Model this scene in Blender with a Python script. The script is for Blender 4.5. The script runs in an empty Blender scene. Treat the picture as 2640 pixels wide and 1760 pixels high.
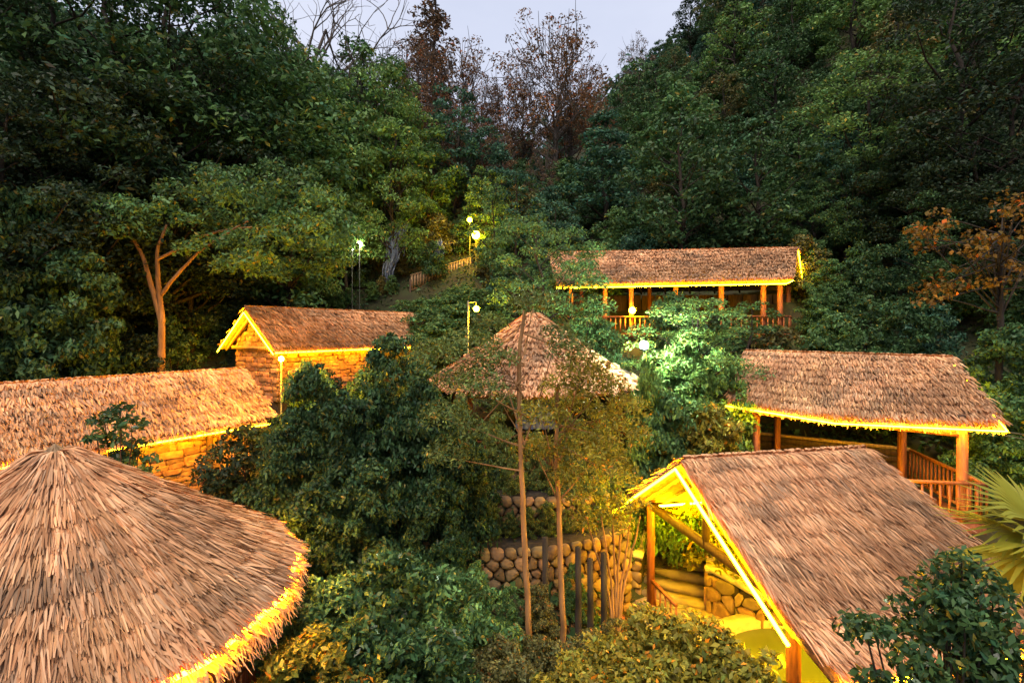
import bpy, math, numpy as np
from mathutils import Vector
R = math.radians
scene = bpy.context.scene
col = scene.collection

# ------------------------------------------------------------------ camera
EYE = 8.0
cd = bpy.data.cameras.new('camera'); cam = bpy.data.objects.new('camera', cd); col.objects.link(cam)
cam.location = (0, 0, EYE); cam.rotation_euler = (R(90), 0, 0)
cd.lens = 17.05; cd.sensor_width = 36; cd.shift_y = -0.0114; cd.clip_end = 2000
scene.camera = cam
FPX, CX, HY = 1250.0, 1320.0, 850.0          # photo measures used to work out real positions
def wx(px, Y): return (px - CX) / FPX * Y
def wz(py, Y): return EYE + (HY - py) / FPX * Y
def at(px, py, Y): return (wx(px, Y), Y, wz(py, Y))

# ------------------------------------------------------------------ world, sun, exposure
SUN_EL, SUN_AZ = 60, 192                       # soft light through the cloud from behind the viewer
w = bpy.data.worlds.new('World'); scene.world = w; w.use_nodes = True
nt = w.node_tree; nt.nodes.clear()
out = nt.nodes.new('ShaderNodeOutputWorld'); bg = nt.nodes.new('ShaderNodeBackground')
sky = nt.nodes.new('ShaderNodeTexSky'); sky.sky_type = 'NISHITA'; sky.sun_disc = False
sky.sun_elevation = R(SUN_EL); sky.sun_rotation = R(SUN_AZ); sky.air_density = 1.0; sky.dust_density = 2.0
tc = nt.nodes.new('ShaderNodeTexCoord'); mp = nt.nodes.new('ShaderNodeMapping'); mp.inputs['Scale'].default_value = (1, 1, 2.5)
nz = nt.nodes.new('ShaderNodeTexNoise'); nz.inputs['Scale'].default_value = 1.6; nz.inputs['Detail'].default_value = 5
cr = nt.nodes.new('ShaderNodeValToRGB')
cr.color_ramp.elements[0].position = .3; cr.color_ramp.elements[0].color = (4.3, 4.7, 6.0, 1)
cr.color_ramp.elements[1].position = .75; cr.color_ramp.elements[1].color = (5.9, 6.15, 7.2, 1)
mx = nt.nodes.new('ShaderNodeMix'); mx.data_type = 'RGBA'; mx.inputs['Factor'].default_value = .9
nt.links.new(tc.outputs['Generated'], mp.inputs['Vector']); nt.links.new(mp.outputs['Vector'], nz.inputs['Vector'])
nt.links.new(nz.outputs['Fac'], cr.inputs['Fac'])
nt.links.new(sky.outputs['Color'], mx.inputs['A']); nt.links.new(cr.outputs['Color'], mx.inputs['B'])
nt.links.new(mx.outputs['Result'], bg.inputs['Color']); bg.inputs['Strength'].default_value = .084
nt.links.new(bg.outputs['Background'], out.inputs['Surface'])
sl = bpy.data.lights.new('sun', 'SUN'); sun = bpy.data.objects.new('sun', sl); col.objects.link(sun)
sl.energy = 1.5; sl.angle = R(18); sl.color = (1, .86, .73)
_a, _e = R(SUN_AZ), R(SUN_EL)
sdir = Vector((math.sin(_a) * math.cos(_e), math.cos(_a) * math.cos(_e), math.sin(_e)))
sun.rotation_euler = sdir.to_track_quat('Z', 'Y').to_euler(); sun.location = sdir * 60
scene.view_settings.view_transform = 'Standard'; scene.view_settings.look = 'None'
scene.view_settings.exposure = 0.85; scene.view_settings.gamma = 1
cy = scene.cycles
cy.use_denoising = True; cy.max_bounces = 5; cy.diffuse_bounces = 3; cy.glossy_bounces = 2
cy.transmission_bounces = 3; cy.transparent_max_bounces = 6; cy.sample_clamp_indirect = 3; cy.caustics_reflective = False; cy.caustics_refractive = False

# ------------------------------------------------------------------ materials
MATS = {}
def mat(name, base=(.5, .5, .5), rough=.7, attr=False, noise=0, nscale=8, bump=0, emit=None, spec=.3, stretch=(1, 1, 1), c2=None, transl=0, metal=0):
    m = bpy.data.materials.new(name); m.use_nodes = True; n = m.node_tree; L = n.links
    b = n.nodes['Principled BSDF']; b.inputs['Roughness'].default_value = rough
    b.inputs['Specular IOR Level'].default_value = spec; b.inputs['Metallic'].default_value = metal
    b.inputs['Base Color'].default_value = (*base, 1)
    src = None
    if noise or bump:
        t = n.nodes.new('ShaderNodeTexCoord'); p = n.nodes.new('ShaderNodeMapping'); p.inputs['Scale'].default_value = stretch
        z = n.nodes.new('ShaderNodeTexNoise'); z.inputs['Scale'].default_value = nscale; z.inputs['Detail'].default_value = 4
        L.new(t.outputs['Object'], p.inputs['Vector']); L.new(p.outputs['Vector'], z.inputs['Vector'])
        r = n.nodes.new('ShaderNodeValToRGB'); r.color_ramp.elements[0].position = .3; r.color_ramp.elements[1].position = .7
        cc = c2 or tuple(min(1, v * (1 + noise)) for v in base); dk = tuple(v * (1 - noise) for v in base) if c2 is None else base
        r.color_ramp.elements[0].color = (*dk, 1); r.color_ramp.elements[1].color = (*cc, 1)
        L.new(z.outputs['Fac'], r.inputs['Fac']); src = r.outputs['Color']
        if bump:
            bp = n.nodes.new('ShaderNodeBump'); bp.inputs['Strength'].default_value = bump; bp.inputs['Distance'].default_value = .05
            L.new(z.outputs['Fac'], bp.inputs['Height']); L.new(bp.outputs['Normal'], b.inputs['Normal'])
    if attr:
        a = n.nodes.new('ShaderNodeAttribute'); a.attribute_name = 'tint'
        q = n.nodes.new('ShaderNodeMix'); q.data_type = 'RGBA'; q.blend_type = 'MULTIPLY'; q.inputs['Factor'].default_value = 1
        if src: L.new(src, q.inputs['A'])
        else: q.inputs['A'].default_value = (*base, 1)
        L.new(a.outputs['Color'], q.inputs['B']); src = q.outputs['Result']
    if src: L.new(src, b.inputs['Base Color'])
    if transl:
        tr = n.nodes.new('ShaderNodeBsdfTranslucent'); ms = n.nodes.new('ShaderNodeMixShader'); ms.inputs[0].default_value = transl
        if src: L.new(src, tr.inputs['Color'])
        else: tr.inputs['Color'].default_value = (*base, 1)
        o = n.nodes['Material Output']; L.new(b.outputs[0], ms.inputs[1]); L.new(tr.outputs[0], ms.inputs[2]); L.new(ms.outputs[0], o.inputs['Surface'])
    if emit:
        b.inputs['Emission Color'].default_value = (*emit[0], 1); b.inputs['Emission Strength'].default_value = emit[1]
    MATS[name] = m; return m
def foliage(name, c, rough=.5, transl=.22): return mat(name, c, rough, attr=True, spec=.22, transl=transl)
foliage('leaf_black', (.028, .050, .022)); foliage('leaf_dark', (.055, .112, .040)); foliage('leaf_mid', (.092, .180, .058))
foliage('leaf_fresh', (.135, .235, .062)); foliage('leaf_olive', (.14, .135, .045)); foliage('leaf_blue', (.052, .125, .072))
foliage('leaf_yellow', (.17, .09, .014)); foliage('leaf_rust', (.20, .105, .045)); foliage('leaf_brown', (.15, .095, .055))
foliage('leaf_glossy', (.052, .105, .036), .3); foliage('leaf_lamplit', (.23, .20, .025)); foliage('leaf_palm', (.30, .30, .035), .4, .25)  # the last two carry yellow lamplight in their leaf colour
mat('bark_dark', (.045, .034, .025), .9, noise=.5, nscale=6, bump=.5, stretch=(1, 1, .25))
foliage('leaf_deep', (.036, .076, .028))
foliage('leaf_bamboo', (.125, .165, .042))
mat('bark_lamplit', (.34, .18, .075), .85, noise=.4, nscale=7, bump=.5, stretch=(1, 1, .25))  # orange lamplight on the trunks is mixed into this bark colour
mat('bark_grey', (.12, .095, .08), .9, noise=.4, nscale=6, bump=.5, stretch=(1, 1, .25))
mat('thatch', (.84, .445, .235), .85, attr=True, spec=.12, noise=.3, nscale=1.1)
mat('thatch_base', (.17, .10, .06), .95, noise=.5, nscale=12, bump=.5)
mat('soil', (.040, .032, .018), .95, noise=.6, nscale=.9, bump=.6, c2=(.045, .055, .02))
mat('wood_red', (.27, .085, .032), .6, noise=.35, nscale=5, bump=.2, stretch=(4, 4, .6))
mat('wood_dark', (.075, .042, .026), .7, noise=.4, nscale=5, bump=.2, stretch=(4, 4, .6))
mat('wood_tan', (.30, .19, .10), .7, noise=.35, nscale=5, bump=.2, stretch=(4, 4, .6))
mat('stone_lamplit', (.30, .185, .085), .85, attr=True, noise=.3, nscale=5, bump=.5)  # orange lamplight and some shade mixed into the stone colour
mat('stone_brick', (.40, .21, .11), .85, attr=True, noise=.35, nscale=6, bump=.5)
mat('mortar', (.045, .034, .024), .95, noise=.4, nscale=10, bump=.5)
mat('flagstone', (.30, .23, .14), .8, attr=True, noise=.3, nscale=4, bump=.3)
mat('cap_stone', (.50, .42, .29), .7, noise=.2, nscale=7, bump=.2)
mat('plaster', (.33, .25, .16), .85, noise=.25, nscale=3, bump=.2)
mat('metal_dark', (.05, .05, .05), .5, metal=.7); mat('metal_lamp', (.28, .24, .15), .45, metal=.6)
mat('strip_yellow', (.9, .7, .2), .5, emit=((1, .58, .003), 120)); mat('strip_orange', (.9, .6, .2), .5, emit=((1, .42, .003), 140))
mat('strip_fill', (.9, .7, .2), .5, emit=((1, .58, .002), 450))  # for the added fill strips inside the gabled pavilion
mat('lamp_warm', (.9, .8, .5), .5, emit=((1, .56, .003), 300)); mat('lamp_white', (.9, .95, .9), .5, emit=((.82, 1, .80), 1100))
mat('lamp_globe', (.9, .9, .8), .5, emit=((1, .92, .62), 60)); mat('lamp_gold', (.9, .7, .2), .5, emit=((1, .62, .01), 150))
mat('fabric_blue', (.62, .68, .86), .6, noise=.15, nscale=6, transl=.4)
mat('falling_water', (.17, .21, .32), .25, noise=.3, nscale=5, stretch=(5, 5, .6), spec=.6)
mat('rock_dark', (.07, .075, .075), .9, noise=.5, nscale=1.5, bump=.8)
mat('water_spring', (.10, .12, .035), .08, noise=.1, nscale=2, bump=.05, spec=.6)

# ------------------------------------------------------------------ mesh helpers
def rg(s): return np.random.default_rng(s)
def mesh_np(name, V, F, m=None, tint=None, smooth=False):
    """V (n,3) float, F (k,4) or (k,3) int"""
    V = np.asarray(V, dtype=np.float32); F = np.asarray(F, dtype=np.int32)
    me = bpy.data.meshes.new(name); k, s = F.shape
    me.vertices.add(len(V)); me.vertices.foreach_set('co', V.ravel())
    me.loops.add(k * s); me.loops.foreach_set('vertex_index', F.ravel())
    me.polygons.add(k); me.polygons.foreach_set('loop_start', np.arange(0, k * s, s, dtype=np.int32))
    if smooth: me.polygons.foreach_set('use_smooth', np.ones(k, dtype=bool))
    if tint is not None:
        a = me.attributes.new('tint', 'FLOAT_COLOR', 'POINT')
        a.data.foreach_set('color', np.hstack([tint, np.ones((len(tint), 1))]).astype(np.float32).ravel())
    me.update(calc_edges=True)
    if m: me.materials.append(MATS[m])
    return me
def link(name, me, parent=None, loc=(0, 0, 0), rot=(0, 0, 0), sc=(1, 1, 1)):
    o = bpy.data.objects.new(name, me); col.objects.link(o)
    o.parent = parent; o.location = loc; o.rotation_euler = rot; o.scale = sc; return o
def tag(o, label=None, cat=None, group=None, kind=None):
    for k, v in (('label', label), ('category', cat), ('group', group), ('kind', kind)):
        if v: o[k] = v
    return o
def thing(name, loc, label, cat, group=None, rz=0):
    return tag(link(name, None, None, loc, (0, 0, rz)), label, cat, group)
class MB:
    """collects quads in world space; build() makes one part with its origin at the parent thing's base"""
    def __init__(s): s.V = []; s.F = []; s.n = 0
    def add(s, V, F):
        V = np.asarray(V, float); F = np.asarray(F, int); s.V.append(V); s.F.append(F + s.n); s.n += len(V); return s
    def box(s, c, size, rz=0, rot=None, bev=0):
        x, y, z = [v / 2 for v in size]
        P = np.array([[i, j, k] for k in (-z, z) for i, j in ((-x, -y), (x, -y), (x, y), (-x, y))])
        if rot is not None: P = P @ np.asarray(rot).T
        else:
            c_, s_ = math.cos(rz), math.sin(rz); P = P @ np.array([[c_, s_, 0], [-s_, c_, 0], [0, 0, 1]])
        return s.add(P + np.array(c), [[0, 3, 2, 1], [4, 5, 6, 7], [0, 1, 5, 4], [1, 2, 6, 5], [2, 3, 7, 6], [3, 0, 4, 7]])
    def bar(s, a, b, wd, ht):
        a, b = np.array(a, float), np.array(b, float); d = b - a; L = np.linalg.norm(d); d /= L
        up = np.array([0, 0, 1.]) if abs(d[2]) < .95 else np.array([1., 0, 0])
        sd = np.cross(up, d); sd /= np.linalg.norm(sd); u = np.cross(d, sd)
        return s.box((a + b) / 2, (L, wd, ht), rot=np.stack([d, sd, u], 1))
    def tube(s, P, r, n=6, cap=True):
        P = np.asarray(P, float); k = len(P); r = np.broadcast_to(np.asarray(r, float), (k,))
        T = np.gradient(P, axis=0); T /= np.linalg.norm(T, axis=1)[:, None] + 1e-9
        ref = np.array([1., 0, 0]) if abs(T[0][0]) < .8 else np.array([0, 1., 0])
        A = np.cross(T, ref); A /= np.linalg.norm(A, axis=1)[:, None] + 1e-9; B = np.cross(T, A)
        th = np.arange(n) * 2 * math.pi / n
        V = P[:, None] + r[:, None, None] * (np.cos(th)[None, :, None] * A[:, None] + np.sin(th)[None, :, None] * B[:, None])
        i, j = np.meshgrid(np.arange(k - 1), np.arange(n), indexing='ij'); j2 = (j + 1) % n
        F = np.stack([i * n + j, i * n + j2, (i + 1) * n + j2, (i + 1) * n + j], -1).reshape(-1, 4)
        s.add(V.reshape(-1, 3), F)
        if cap and n == 6:
            for q in (0, (k - 1) * n): s.F.append(np.array([[q, q + 1, q + 2, q + 3], [q, q + 3, q + 4, q + 5]]) + s.n - k * n)
        return s
    def ball(s, c, r, nu=12, nv=8, sz=1):
        u = np.linspace(0, 2 * math.pi, nu, endpoint=False); v = np.linspace(0.001, math.pi - .001, nv)
        V = np.stack([np.outer(np.sin(v), np.cos(u)), np.outer(np.sin(v), np.sin(u)), np.outer(np.cos(v), np.ones(nu)) * sz], -1).reshape(-1, 3) * r + np.array(c)
        i, j = np.meshgrid(np.arange(nv - 1), np.arange(nu), indexing='ij'); j2 = (j + 1) % nu
        return s.add(V, np.stack([i * nu + j, (i + 1) * nu + j, (i + 1) * nu + j2, i * nu + j2], -1).reshape(-1, 4))
    def build(s, name, m, parent=None, base=(0, 0, 0), smooth=False, label=None):
        me = mesh_np(name, np.vstack(s.V) - np.array(base), np.vstack(s.F), m, smooth=smooth)
        o = link(name, me, parent)
        if label: o['label'] = label
        return o
def V3(*a): return np.array(a, float)
def lerp(a, b, t): return np.asarray(a, float) * (1 - t) + np.asarray(b, float) * t

# ------------------------------------------------------------------ terrain
ANCH = np.array([
 (0,-10,2.2),(0,0,1.9),(0,4,1.8),(0,7,1.75),(5,3,1.1),(-5,6,2.4),(-6,2,2.4),(-9,6,2.6),(-4.5,9,2.2),
 (3.5,9,1.2),(7.5,10,1.2),(5,7,1.15),(3,12,1.3),(7,7,1.2),(9,7,1.6),(1.8,9,1.6),
 (-1,9.4,2.0),(.5,9.2,2.0),(-1.2,11.2,3.5),(.6,11.2,3.6),(.6,15,4.1),(-2.5,10.5,2.6),(-4,13,3.2),
 (8,13,3.0),(11,11,3.0),(8.5,15.5,3.9),(12,9,3.2),(4,15,4.2),(14,13,4.6),
 (3,21,7.3),(12,20,7.3),(7,18,6.2),(-9,15,2.8),(-13,10,2.8),(-8,16.6,3.2),(-17,8,4),(-11,18.4,4.7),(-6,25,5.6),(-12.5,21.5,5.2),(-3,20,5.2),
 (-16,18,6),(-20,25,10),(-25,35,18),(-30,20,14),(-42,40,34),(-14,30,10),(-16,38,18),(-24,15,9),
 (0,28,9.5),(2,34,14),(3,40,19),(0,50,23),(-10,40,17),(-5,32,11.5),(-8,60,25),
 (16,16,6),(20,15,8),(18,24,11.5),(24,33,22),(33,40,36),(35,25,24),(50,45,52),(12,30,13),(10,45,22),(12,60,29),(15,50,28),(21,50,35),(30,65,50),(25,8,10),(40,5,22),
 (-45,150,80),(-75,150,92),(-32,150,70),(15,150,54),(50,150,70),(0,100,36),(-40,90,42),(40,100,64),(0,260,90),(-150,150,90),(150,150,90),(-150,0,60),(150,0,60),(0,-100,5),(-80,-60,20),(80,-60,20)], float)
def _phi(d2): return np.sqrt(d2 + 1.5)
_D = ((ANCH[:, None, :2] - ANCH[None, :, :2]) ** 2).sum(-1)
_W = np.linalg.solve(_phi(_D) + np.eye(len(ANCH)) * .02, ANCH[:, 2])
def gz(x, y):
    x, y = np.asarray(x, float), np.asarray(y, float)
    d2 = (x[..., None] - ANCH[:, 0]) ** 2 + (y[..., None] - ANCH[:, 1]) ** 2
    return _phi(d2) @ _W
def G(x, y): return float(gz(x, y))
def axis(a, b, fine, lo, hi):
    f = np.arange(lo, hi, fine); l = lo - np.geomspace(fine, lo - a, 22)[::-1]; h = hi + np.geomspace(fine, b - hi, 26) - fine
    return np.concatenate([l, f, h])
gx, gy = axis(-420, 420, .7, -28, 30), axis(-220, 420, .7, -2, 50)
XX, YY = np.meshgrid(gx, gy); ZZ = gz(XX.ravel(), YY.ravel())
rr = rg(5); ZZ = ZZ + rr.normal(0, .05, ZZ.shape)
i, j = np.meshgrid(np.arange(len(gy) - 1), np.arange(len(gx) - 1), indexing='ij'); nx_ = len(gx)
gm = mesh_np('ground', np.stack([XX.ravel(), YY.ravel(), ZZ], 1), np.stack([i * nx_ + j, i * nx_ + j + 1, (i + 1) * nx_ + j + 1, (i + 1) * nx_ + j], -1).reshape(-1, 4), 'soil', smooth=True)
tag(link('ground', gm), kind='structure')

# ------------------------------------------------------------------ leaves
def unit(v): return v / (np.linalg.norm(v, axis=-1, keepdims=True) + 1e-9)
def leaf_cards(C, N, size, r, droop=.35, asp=.45, var=.35, flat=.6):
    """one folded pointed leaf face per centre"""
    n = len(C); N = unit(N * flat + r.normal(0, .6, (n, 3)) + np.array([0, 0, .45]))
    d = unit(np.cross(N, r.normal(0, 1, (n, 3)))); d[:, 2] -= droop; d = unit(d); s = unit(np.cross(N, d)); u = np.cross(d, s)
    L = (size * r.uniform(1 - var, 1 + var, n))[:, None]; W = L * asp
    V = np.stack([C - d * L * .5, C + s * W * .5 + u * W * .18 - d * L * .05, C + d * L * .5 - u * W * .12, C - s * W * .5 + u * W * .18 - d * L * .05], 1).reshape(-1, 3)
    return V, np.arange(4 * n).reshape(-1, 4)
def tints(n, r, lo=.55, hi=1.6, hue=.16):
    v = r.uniform(lo, hi, n) ** 1.15
    h = r.normal(0, hue, n)
    T = np.stack([v * (1 + h), v * (1 + .25 * h), v * (1 - .5 * h)], 1).clip(.1, 3)
    dead = r.uniform(0, 1, n) < .03; T[dead] = v[dead][:, None] * np.array([3.2, 1.3, .7]); paler = r.uniform(0, 1, n) < .05; T[paler] *= 1.7  # a few leaves at random are browned, a few get a paler tint
    return np.repeat(T, 4, axis=0)
def clump_pts(center, rad, n, r, squash=.75):
    d = unit(r.normal(0, 1, (n, 3))); d[:, 2] = np.where(d[:, 2] < -.35, -d[:, 2] * .6, d[:, 2]); d = unit(d)
    q = (r.uniform(.15, 1, n) ** .5)[:, None]
    return center + d * q * rad * np.array([1, 1, squash]), d
def crown_mesh(name, clumps, per, size, r, m, **kw):
    C, N, TT = [], [], []
    for c, rad in clumps:
        k = max(6, int(per * (rad ** 2)))
        p, d = clump_pts(c, rad, k, r); C.append(p); N.append(d); TT.append(np.full(k * 4, r.uniform(.75, 1.25)))
    C, N = np.vstack(C), np.vstack(N); V, F = leaf_cards(C, N, size, r, **kw)
    return mesh_np(name, V, F, m, tints(len(C), r) * np.concatenate(TT)[:, None])
def wob(a, b, k, amp, r):
    t = np.linspace(0, 1, k)[:, None]; P = np.asarray(a) * (1 - t) + np.asarray(b) * t
    o = r.normal(0, amp, (k, 3)); o[0] = 0; o[-1] = 0; o[:, 2] *= .3
    return P + o

def make_proto(kind, seed):
    """returns (trunk mesh, crown mesh) of a 10 m tall tree"""
    r = rg(seed); mb = MB(); cl = []
    if kind == 'oval': rx, z0, nb, rc, per, size = 2.9, 2.0, 46, (.55, 1.15), 150, .30
    elif kind == 'upright': rx, z0, nb, rc, per, size = 2.3, 2.6, 46, (.45, .95), 190, .25
    elif kind == 'tall': rx, z0, nb, rc, per, size = 2.9, 1.6, 60, (.5, 1.05), 400, .155
    elif kind == 'cone': rx, z0, nb, rc, per, size = 2.4, 1.4, 54, (.4, .95), 190, .26
    elif kind == 'sparse': rx, z0, nb, rc, per, size = 2.9, 3.0, 80, (.34, .78), 190, .17
    elif kind == 'spire': rx, z0, nb, rc, per, size = 1.35, 1.2, 110, (.25, .55), 330, .16
    elif kind == 'shrub': rx, z0, nb, rc, per, size = 5.0, .6, 40, (1.1, 2.4), 42, .62
    elif kind == 'bush': rx, z0, nb, rc, per, size = 5.2, .4, 95, (.6, 1.5), 120, .42
    H = 10.0
    ph = np.arange(nb) * 2.39996
    for q in range(nb):
        t = (q + .5) / nb + r.normal(0, .03); t = min(max(t, 0), 1)
        z = z0 + (H - z0 - .5) * t
        if kind in ('cone', 'spire'): rad = rx * (1 - t) ** .8 + .12
        elif kind in ('shrub', 'bush'): rad = rx * math.sqrt(max(0, 1 - t ** 2.2)) * .82
        elif kind == 'sparse': rad = rx * math.sqrt(max(.05, 1 - ((t - .42) / .62) ** 2))
        else: rad = rx * (math.sin(math.pi * (.12 + .80 * t)) ** .75)
        rad *= r.uniform(.45, 1.0) if kind not in ('bush', 'shrub') else r.uniform(.35, 1.12); a = ph[q] + r.normal(0, .3)
        cl.append((V3(rad * math.cos(a), rad * math.sin(a), z + r.normal(0, .25)), r.uniform(*rc) * (1.15 - .45 * t)))
    lean = r.normal(0, .25, 2)
    if kind in ('shrub', 'bush'):
        for q in range(9):
            c = cl[q * 4][0]; mb.tube(wob((r.normal(0, .3), r.normal(0, .3), -.3), c, 5, .2, r), np.linspace(.18, .04, 5), 5)
    else:
        tr = 0.15 if kind != 'oval' else .2
        TH = H * (.9 if kind != 'sparse' else .5); P = wob((0, 0, -.8), (lean[0], lean[1], TH), 9, .12, r); mb.tube(P, np.linspace(tr, .03 if kind != 'sparse' else .1, 9), 7)
        for q in range(0, nb, 2):
            c = cl[q][0]; zz = max(1.6, c[2] - np.hypot(c[0], c[1]) * .75 - .3); t = min(zz / TH, .95); zz = min(zz, TH * .96)
            a = V3(lean[0] * t, lean[1] * t, zz); mb.tube(wob(a, c, 5, .09, r), np.linspace(.075 * (1.2 - t), .014, 5), 5)
            if kind in ('sparse',):
                for _ in range(4):
                    e = c + r.normal(0, .7, 3) + V3(0, 0, .3); mb.tube(wob(lerp(a, c, r.uniform(.4, .95)), e, 4, .05, r), np.linspace(.025, .008, 4), 4)
    tm = mesh_np('trunk', np.vstack(mb.V), np.vstack(mb.F), 'bark_dark', smooth=True)
    cm = crown_mesh('crown', cl, per, size, r, 'leaf_dark')
    return tm, cm
PROTO = {k: [make_proto(k, 100 + 17 * a + b) for b in range(n)] for a, (k, n) in enumerate((('tall', 3), ('oval', 3), ('upright', 3), ('cone', 2), ('sparse', 2), ('spire', 1), ('shrub', 3), ('bush', 3)))}
_cnt = [0]
def plant(name, kind, x, y, height, wide, leaf, label, cat, group=None, bark='bark_dark', var=None, zoff=0):
    """a tree or bush standing on the ground: an Empty with trunk and crown"""
    _cnt[0] += 1; r = rg(9000 + _cnt[0]); P = PROTO[kind]; tm, cm = P[(var if var is not None else int(r.integers(len(P)))) % len(P)]
    t = thing(name, (x, y, G(x, y) + zoff), label, cat, group, rz=r.uniform(0, 6.28)); s = height / 10
    for nm, me, m in (('trunk', tm, bark), ('crown', cm, leaf)):
        o = link(nm if cat == 'tree' or nm == 'crown' else 'stem', me, t, sc=(s * wide, s * wide, s))
        o.material_slots[0].link = 'OBJECT'; o.material_slots[0].material = MATS[m]
        if nm == 'crown' and cat != 'tree': o.name = 'foliage'
    return t
def tree_at(px, py, Y, kind, leaf, label, group=None, wide=1., name='broadleaf_tree', bark='bark_dark', cat='tree'):
    x = wx(px, Y); h = wz(py, Y) - G(x, Y); return plant(name, kind, x, Y, max(h, 1.2), wide, leaf, label, cat, group, bark)

# ------------------------------------------------------------------ thatch
def thatch_blades(p0, p1, q0, q1, r, dens, blade=.45, width=.045, row=.3, sag=0., lift=.07, kink=None):
    """straws laid in courses over the slope from ridge p0-p1 down to eave q0-q1; returns verts, quads, tint"""
    p0, p1, q0, q1 = [np.asarray(v, float) for v in (p0, p1, q0, q1)]
    sl = np.linalg.norm((q0 + q1 - p0 - p1) / 2); rows = max(3, int(sl / row))
    nrm = np.cross(lerp(p0, p1, .5) * 0 + (q1 - q0), (p0 + p1 - q0 - q1) / 2); nrm /= np.linalg.norm(nrm)
    if nrm[2] < 0: nrm = -nrm
    S, T, RI = [], [], []
    for k in range(rows):
        t = (k + 1) / rows; wd = np.linalg.norm(lerp(p1, q1, t) - lerp(p0, q0, t)) + .05
        n = int(wd * row * dens) + 2
        S.append(r.uniform(0, 1, n)); T.append(np.full(n, t) + r.normal(0, .16 * row / sl, n) + .03 * np.sin(S[-1] * 23 + k * 5) * row); RI.append(np.full(n, k))
    T[-1] = T[-1] + r.uniform(-.03, .10, len(T[-1])) / sl
    S, T, RI = np.concatenate(S), np.concatenate(T), np.concatenate(RI); n = len(S)
    def pt(s, t):
        a = p0[None] * (1 - s[:, None]) + p1[None] * s[:, None]; b = q0[None] * (1 - s[:, None]) + q1[None] * s[:, None]
        c = a * (1 - t[:, None]) + b * t[:, None]; c[:, 2] -= sag * 4 * (t * (1 - t)).clip(-.3, 1)
        c[:, 2] -= .05 * np.sin(s * 3.1) * t
        return c
    Lb = blade * r.uniform(.6, 1.3, n); t0 = T - Lb / sl; t0 = np.maximum(t0, -.02)
    A, B = pt(S, t0), pt(S + r.normal(0, .05, n) * Lb / max(np.linalg.norm(q1 - q0), .5) * 3, T)
    along = unit(B - A); side = unit(np.cross(nrm[None], along))
    h0 = r.uniform(.0, .03, n)[:, None]; h1 = (lift * r.uniform(.35, 1.5, n))[:, None]
    W = (width * r.uniform(.5, 1.5, n))[:, None]
    M = A * .45 + B * .55 + nrm * (h0 * .5 + h1 * .75 + .012) + side * r.normal(0, .4, n)[:, None] * W
    tw = r.normal(0, .5, n)[:, None] * nrm
    s0 = unit(side + tw * .5); s1 = unit(side + tw)
    V = np.stack([A + nrm * h0 - s0 * W * .4, A + nrm * h0 + s0 * W * .4, M + s1 * W * .5, M - s1 * W * .5, B + nrm * h1 + s1 * W * .16, B + nrm * h1 - s1 * W * .16], 1)
    b = np.arange(n)[:, None] * 6
    F = np.concatenate([b + np.array([0, 1, 2, 3]), b + np.array([3, 2, 4, 5])])
    pal = np.array([(1, 1, 1), (.78, .70, .64), (1.18, 1.13, 1.05), (.92, .84, .74), (.62, .52, .45), (.95, 1.02, 1.08), (1.1, .93, .8)])
    tt = pal[r.choice(len(pal), n, p=[.28, .18, .15, .16, .09, .06, .08])] * r.uniform(.75, 1.2, n)[:, None]
    tt *= (.9 + .2 * np.sin(RI * 12.9898 + S * 3))[:, None]
    pn = np.sin(B[:, 0] * 2.1 + 1.7 * np.sin(B[:, 1] * 1.3 + B[:, 2] * 2)) * np.sin(B[:, 1] * 2.4 + B[:, 2] * 1.9 + np.sin(B[:, 0] * 3.3)) + r.normal(0, .25, n)
    tt = np.where((pn > .62)[:, None], tt * np.array([.62, .66, .72]), tt); tt = np.where((pn < -.7)[:, None], tt * np.array([1.12, 1.1, 1.05]), tt)
    return V.reshape(-1, 3), F, np.repeat(tt, 6, 0)
def slab(P, Q, th, sag=0):
    """thick sheet between polyline P (ridge) and Q (eave)"""
    mb = MB(); P, Q = np.asarray(P, float), np.asarray(Q, float); k = len(P); d = V3(0, 0, th)
    V = np.concatenate([P - V3(0, 0, .012), Q - V3(0, 0, .012), P - d, Q - d]); F = []
    for a in range(k - 1):
        F += [[a, a + k, a + k + 1, a + 1], [a + 2 * k, a + 1 + 2 * k, a + 1 + 3 * k, a + 3 * k], [a + k, a + 3 * k, a + 3 * k + 1, a + k + 1]]
    F += [[0, 2 * k, 3 * k, k], [k - 1, 2 * k - 1, 4 * k - 1, 3 * k - 1]]
    return mb.add(V, F)
def roof_part(t, base, quads, seed, th=.14, **kw):
    """roof deck + straw as a sub-part"""
    r = rg(seed); mb = MB(); VV, FF, TT, n = [], [], [], 0
    for q in quads:
        p0, p1, q0, q1 = [np.asarray(v, float) for v in q[:4]]; k2 = dict(kw); k2.update(q[4] if len(q) > 4 else {})
        s = slab([p0, p1], [lerp(q0, p0, .02), lerp(q1, p1, .02)], th); mb.add(np.vstack(s.V), np.vstack(s.F))
        V, F, T = thatch_blades(p0, p1, q0, q1, r, **k2); VV.append(V); FF.append(F + n); TT.append(T); n += len(V)
    ro = mb.build('roof', 'thatch_base', t, base)
    th_ = link('thatch', mesh_np('thatch', np.vstack(VV) - np.array(base), np.vstack(FF), 'thatch', np.vstack(TT)), ro); th_['kind'] = 'stuff'
    return ro
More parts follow.
